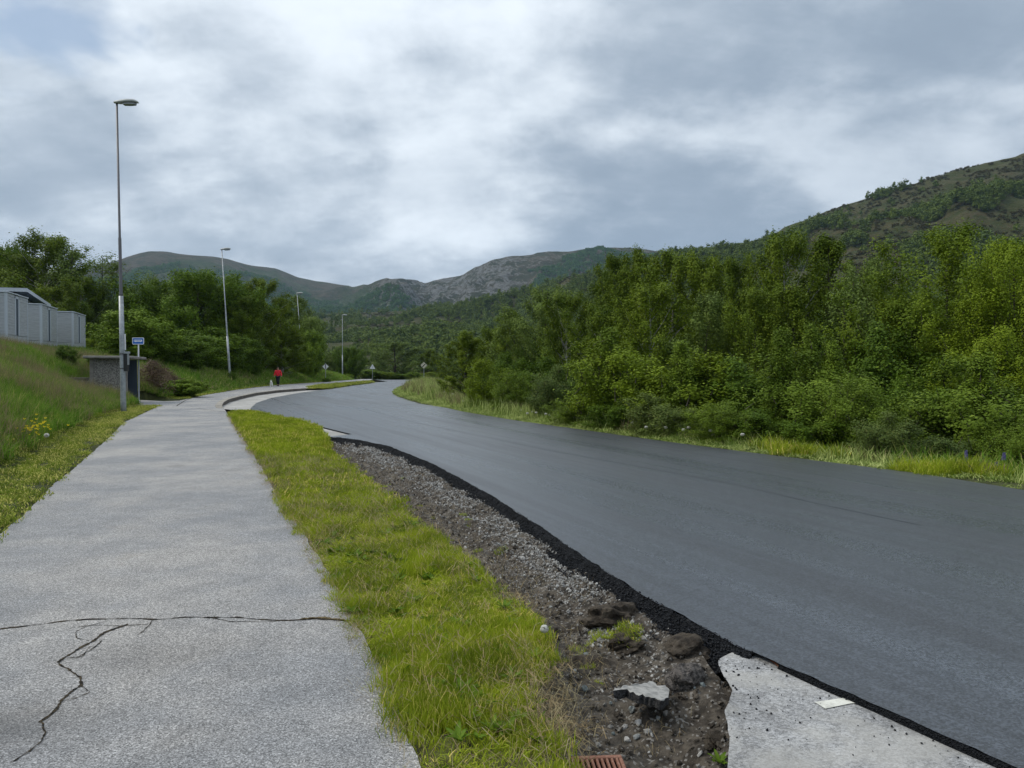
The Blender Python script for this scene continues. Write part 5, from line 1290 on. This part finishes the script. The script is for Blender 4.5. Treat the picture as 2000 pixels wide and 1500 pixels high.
s1 = slab('asphalt_slab', 1250, -.03, M_slabtop, 'flat pale slab of broken asphalt propped over a dark hollow', .045, (-.10, .10, 0), [(1197, 1357), (1212, 1345), (1240, 1336), (1262, 1327), (1280, 1323), (1285, 1333), (1303, 1328), (1308, 1345), (1304, 1362), (1290, 1372), (1262, 1365), (1235, 1357), (1212, 1354)])
s1.data.materials.append(M_slabside)
for pg in s1.data.polygons:
    if pg.normal.z < .6: pg.material_index = 1
def lump(name, px, py, wpx, hpx, zoff, mat, label, seed, flat=.6, cat='soil clod', group=None, sub=3, amp=.4):
    x_, y_, _ = P(px, py, lambda y: z0(y)-.14); z_ = ditchz(x_, y_)+zoff; R0 = wpx/1500*y_/2
    o = link(name, rock_mesh(name, seed, mat, 4 if sub == 3 else sub, flat, amp*1.15, False, R0)); o.location = (x_, y_, z_); o.rotation_euler = (0, 0, seed)
    tag(o, label, cat, group); return o
lump('asphalt_lump', 1338, 1352, 74, 60, .035, M_slabdk, 'thick dark lump of broken asphalt leaning on the pale slab', 211, .75, 'asphalt lump', None, 3, .22)
lump('soil_clod', 1210, 1215, 105, 50, .0, M_clod, 'large clod of earth with a sprouting grass tuft on top', 201, .55)
lump('soil_clod', 1225, 1258, 90, 50, .0, M_clod, 'rounded clod of earth below the grassy clod', 202, .5)
lump('soil_clod', 1345, 1285, 110, 50, -.01, M_clod, 'broad mound of earth beside the tip of the worn pavement', 203, .45)
lump('soil_clod', 1150, 1285, 60, 30, .0, M_clod, 'small earth clod near the dandelion clock', 204, .5)
lump('soil_clod', 1400, 1450, 60, 30, .0, M_clod, 'low earth clod against the worn pavement edge', 205, .45)
n = 11; x_, y_, _ = P(1205, 1212); xs_ = x_+RNG.normal(0, .07, n); ys_ = y_+RNG.normal(0, .05, n)
put('clod_grass', xs_, ys_, np.array([ditchz(a, b) for a, b in zip(xs_, ys_)])+.07, TURF_N, 4, .35, .8, .5)
SG = 'stones lying in the ditch'
stone_spec = [(1145, 1272, 16), (1160, 1283, 9), (1240, 1268, 10), (1258, 1260, 14), (1330, 1245, 10), (1122, 1310, 12), (1143, 1335, 13), (1193, 1362, 9), (1220, 1395, 13), (1247, 1395, 15), (1270, 1378, 18), (1290, 1375, 22), (1235, 1372, 20), (1255, 1360, 18), (1265, 1408, 16), (1285, 1392, 14), (1243, 1412, 14), (1197, 1405, 10), (1225, 1415, 15), (1300, 1390, 12), (1370, 1353, 12), (1372, 1365, 12), (1356, 1368, 7), (1150, 1438, 14), (1168, 1435, 14), (1170, 1446, 12), (1305, 1485, 26), (1280, 1480, 14), (1318, 1495, 18), (1335, 1470, 12), (1290, 1497, 24), (1350, 1490, 14), (1245, 1482, 10), (1405, 1278, 9), (1395, 1287, 9), (1310, 1232, 8), (1030, 1175, 12), (1075, 1180, 9), (1110, 1190, 12), (1020, 1090, 12)]
sm = [rock_mesh(f'ditch_stone{i}', 220+i, M_stone_dk if i < 3 else M_stone, 2, .6+.06*i, .45, False, 1.) for i in range(5)]
for i, (px, py, wpx) in enumerate(stone_spec):
    x_, y_, _ = P(px, py, lambda y: z0(y)-.15); R0 = wpx/1500*y_/2
    o = link('stone', sm[i % 5]); o.location = (x_, y_, ditchz(x_, y_)+R0*.4); o.scale = (R0, R0*RNG.uniform(.7, 1.1), R0); o.rotation_euler = (RNG.uniform(-.4, .4), RNG.uniform(-.4, .4), RNG.uniform(0, 6))
    tag(o, 'loose grey stone lying on the turned soil of the ditch', 'stone', SG)
# drain grate
gc = P(1175, 1510, lambda y: z0(y)-.17); gr = empty('drain_grate', (gc[0], gc[1], -.165)); gr.rotation_euler = (0, 0, .06); tag(gr, 'rusty iron drain grate sunk in the soil at the bottom of the ditch', 'drain grate')
GW, GL = .235, .30
for a, b in (((-GW/2, -GL/2, -.02), (GW/2, -GL/2+.025, .0)), ((-GW/2, GL/2-.025, -.02), (GW/2, GL/2, .0)), ((-GW/2, -GL/2+.026, -.02), (-GW/2+.016, GL/2-.026, .0)), ((GW/2-.016, -GL/2+.026, -.02), (GW/2, GL/2-.026, .0))):
    MB().box(a, b).build('rim', M_rust, gr, .003)
for i in range(9):
    xx = -GW/2+.026+i*(GW-.052)/8.; MB().box((xx-.0055, -GL/2+.026, -.02), (xx+.0055, GL/2-.026, -.002)).build('bar', M_rust, gr, .002)
MB().box((-GW/2, -GL/2, -.03), (GW/2, GL/2, -.024)).build('pit_shade', M_pitshade, gr)  # near-black plate below the bars, its colour painted as the shade down there

# ------------------------------------------------------------------ weeds and flowers
def leafmesh(name, n, L, Wd, seed, mat, el0=.5, el1=1.1):
    rg = np.random.default_rng(seed); V = []; F = []
    for i in range(n):
        az = i*2.4+rg.normal(0, .3); el = rg.uniform(el0, el1); l = L*rg.uniform(.6, 1.15); w_ = Wd*rg.uniform(.7, 1.2)
        d = np.array([math.cos(az), math.sin(az), 0]); s_ = np.array([-math.sin(az), math.cos(az), 0]); b = len(V)
        for k in range(7):
            q = k/6; wd_ = w_*math.sin(PI*min(1, .08+q*.92))**.8*(1+.25*(k % 2)); bend = el*(1-.5*q)
            c = d*l*q*math.cos(bend)+np.array([0, 0, 1])*l*(q*math.sin(el)-.25*q*q)
            V += [c-s_*wd_*.5+[0, 0, .006], c, c+s_*wd_*.5+[0, 0, .006]]
        for k in range(6):
            a0 = b+3*k; F += [[a0, a0+1, a0+4, a0+3], [a0+1, a0+2, a0+5, a0+4]]
    return mesh(name, V, F, [mat], True)
wm_ = [leafmesh(f'weed{i}', 8+i, .13, .035, 500+i, M_weed) for i in range(4)]
WG = 'leafy dandelion rosettes in the grass verge'
wspec = [(1035, 1350, 1.5, 1), (1078, 1345, 1.1, 1), (1050, 1375, .9, 1), (905, 1345, 1.2, 0), (930, 1360, 1.2, 0), (945, 1375, 1., 0), (990, 1275, 1.3, 0), (1040, 1280, 1.1, 0), (890, 1315, 1., 0), (845, 1330, .8, 0), (858, 1335, .8, 0), (855, 1372, .8, 0), (960, 1420, 1., 0), (895, 1440, 1.2, 0), (870, 1250, .9, 0), (835, 1205, .8, 0), (1000, 1210, .9, 0), (710, 1207, .8, 0), (985, 1180, 1., 0), (950, 1240, 1., 0), (920, 1400, 1., 0), (880, 1390, .9, 0), (1000, 1320, 1., 0), (1405, 1420, .9, 2)]
for i, (px, py, s_, kd) in enumerate(wspec):
    s_ *= .55; x_, y_, _ = P(px, py+12); zz = float(z0(y_)) if kd == 0 else ditchz(x_, y_)
    o = link('dandelion_plant', wm_[i % 4]); o.location = (x_, y_, zz+.01); o.scale = (s_, s_, s_*1.1); o.rotation_euler = (0, 0, i*1.3)
    if i == 0: tag(o, 'biggest bright leafy rosette growing on the bare soil of the ditch edge', 'weed')
    elif i == 23: tag(o, 'dull green leafy sprout against the worn pavement', 'weed')
    elif kd == 1: tag(o, 'smaller leafy rosette on the soil beside the biggest one', 'weed', 'rosettes on the ditch edge')
    else: tag(o, 'bright green leafy rosette growing among the verge grass', 'weed', WG)
WEEDC = src_collection('small_weeds', [leafmesh(f'small_weed{i}', 6+i, .075, .026, 540+i, M_weed) for i in range(4)])
x, y = region_pts(1500, -4.5, 1.6, 1.8, 11, verge_test); k = fbm(x*1.3, y*1.3, 3, 99) > -.05; x, y = x[k], y[k]
put('broadleaf_weeds', x, y, z0(y)+.012, WEEDC, 4, .45, 1.05, .25)
def clockmesh(name, hgt, R0, mat, seed, n=70):
    rg = np.random.default_rng(seed); mb = MB(); mb.tube([(0, 0, 0), (.01, 0, hgt*.5), (0, 0, hgt)], [.0025*max(1, R0/.022), .002, .002], 4, False)
    nf = len(mb.F); d = rg.normal(0, 1, (n, 3)); d /= np.linalg.norm(d, axis=1)[:, None]
    for v in d:
        c = Vector((0, 0, hgt))+Vector(v)*R0; a = Vector(v).cross(Vector((.3, .5, .8))).normalized(); b = a.cross(Vector(v)); r_ = R0*.28
        mb.add([c+a*r_, c+b*r_, c-a*r_, c-b*r_, Vector((0, 0, hgt))], [[0, 1, 2, 3], [0, 4, 2]])
    me = mesh(name, mb.V, mb.F, [G_weedstem, mat]); 
    for i, pg in enumerate(me.polygons): pg.material_index = 0 if i < nf else 1
    return me
G_weedstem = material('weed_stem', (.12, .16, .04), .7, .3)
ck = clockmesh('dandelion_clock', .12, .024, M_clock, 1, 110); ckf = clockmesh('dandelion_clock_far', .42, .045, M_clock, 2, 50)
x_, y_, _ = P(1063, 1258); o = link('dandelion_clock', ck); o.location = (x_, y_, -.03); tag(o, 'single white dandelion clock at the edge of verge and ditch', 'dandelion clock')
x_, y_, _ = P(91, 868); 
cg = [(905, 785), (925, 778), (975, 795), (1000, 800), (1018, 806), (1040, 809), (1047, 812), (1060, 808), (1073, 811), (1066, 815), (1088, 812), (1122, 820), (1195, 832), (1235, 838), (1262, 848), (1272, 845), (1283, 846), (1335, 855), (1345, 852), (1388, 860), (868, 765), (876, 767), (884, 770), (1010, 803), (1030, 815), (1450, 870), (1300, 850), (1150, 823)]
for i, (px, py) in enumerate(cg):
    x_, y_, _ = P(px, py+9); a = AT(px, py, y_+.5); gz = float(H(np.array([a.x]), np.array([a.y]))[0])
    o = link('dandelion_clock', ckf); o.location = (a.x, a.y, gz); o.scale = (max(1, y_/26),)*2+(max(.7, (a.z-gz)/.42),); tag(o, 'white dandelion clock standing in the roadside grass beyond the road', 'dandelion clock', 'dandelion clocks along the far verge')
# buttercups
bp = AT(63, 838, 15.0); gb = float(H(np.array([bp.x]), np.array([bp.y]))[0]); rg = np.random.default_rng(4); br = empty('buttercup_plant', (bp.x, bp.y, gb)); tag(br, 'cluster of yellow buttercups in the meadow beside the mown strip', 'flowers')
st_ = MB(); pt = MB(); hh = bp.z-gb+.02
for i in range(46):
    x_ = rg.normal(0, .20); y_ = rg.normal(0, .2); z_ = hh+rg.normal(0, .10); st_.tube([(x_*.5, y_*.5, 0), (x_, y_, z_)], [.003, .002], 3, False)
    r_ = .024
    for k in range(5):
        a = k*2*PI/5; pt.add([(x_, y_, z_), (x_+r_*math.cos(a-.5), y_+r_*math.sin(a-.5), z_+.018), (x_+r_*1.1*math.cos(a), y_+r_*1.1*math.sin(a), z_+.032), (x_+r_*math.cos(a+.5), y_+r_*math.sin(a+.5), z_+.018)], [[0, 1, 2, 3]])
st_.build('stems', G_weedstem, br); pt.build('petals', M_yel, br)
a = AT(91, 850, 14.6); o = link('dandelion_clock', ckf); gz = float(H(np.array([a.x]), np.array([a.y]))[0]); o.location = (a.x, a.y, gz); o.scale = (1, 1, (a.z-gz)/.42); tag(o, 'white dandelion clock beside the yellow buttercups', 'dandelion clock')
# lupins
def lupin(px, py, hpx, Yd, label):
    c = AT(px, py, Yd); gz = float(H(np.array([c.x]), np.array([c.y]))[0]); r = empty('lupin', (c.x, c.y, gz)); tag(r, label, 'flower'); hh = c.z-gz; L = hpx/1500*Yd
    MB().tube([(0, 0, 0), (0, 0, hh)], [.006, .004], 4, False).build('stem', G_weedstem, r)
    m_ = MB(); rg = np.random.default_rng(int(px))
    for i in range(90):
        q = i/90; a = i*2.4; rr = .022*(1-q*.8); z_ = hh-L+q*L; p = Vector((math.cos(a)*rr, math.sin(a)*rr, z_)); d = Vector((math.cos(a), math.sin(a), .3))*.018; s_ = Vector((-math.sin(a), math.cos(a), 0))*.011
        m_.add([p-s_, p+d*.6-Vector((0, 0, .008)), p+s_, p+d+Vector((0, 0, .012))], [[0, 1, 2, 3]])
    m_.build('flower_spike', M_lupin, r); link('leaves', leafmesh('lupin_leaves', 12, .22, .04, int(px), M_weed, .6, 1.3), r)
lupin(1887, 880, 24, 12.7, 'tall blue lupin spike before the grey green willow bush'); lupin(1946, 903, 18, 12.2, 'shorter blue lupin spike, farther along the verge'); lupin(1961, 885, 14, 12.6, 'faded lupin spike between the shorter lupin and the picture edge')

# ------------------------------------------------------------------ power line masts on the hillside
for px, yt, yb, Yd, lb in ((721, 614, 628, 1050, 'pair of thin grey power line poles beside the farthest lamp'), (833, 600, 612, 1100, 'distant power line mast above the brown heath strip'), (851, 598, 610, 1100, 'most distant power line mast at the foot of the rocky hump')):
    b = AT(px, yb, Yd); t_ = AT(px, yt, Yd); hh = t_.z-b.z; r = empty('power_mast', b); tag(r, lb, 'power mast')
    for s_ in (-1, 1): MB().tube([(s_*1.5, 0, -4), (s_*1.5, 0, hh)], [.22, .16], 6).build('pole', M_galv, r)
    MB().box((-3, -.1, hh-1.2), (3, .1, hh-.9)).build('crossarm', M_galv, r)

# ------------------------------------------------------------------ the air
hz = MB().box((-4700, -4600, -24), (4700, 4600, 780)).build('haze', None)
hz.data.materials.clear(); hm = bpy.data.materials.new('haze'); hm.use_nodes = True; nt = hm.node_tree; nt.nodes.clear()
ho = nt.nodes.new('ShaderNodeOutputMaterial'); pv = nt.nodes.new('ShaderNodeVolumePrincipled'); pv.inputs['Color'].default_value = (.52, .74, .98, 1); pv.inputs['Density'].default_value = .000065; pv.inputs['Anisotropy'].default_value = .2
nt.links.new(pv.outputs[0], ho.inputs['Volume']); hz.data.materials.append(hm); hz['kind'] = 'stuff'; hz.display_type = 'WIRE'
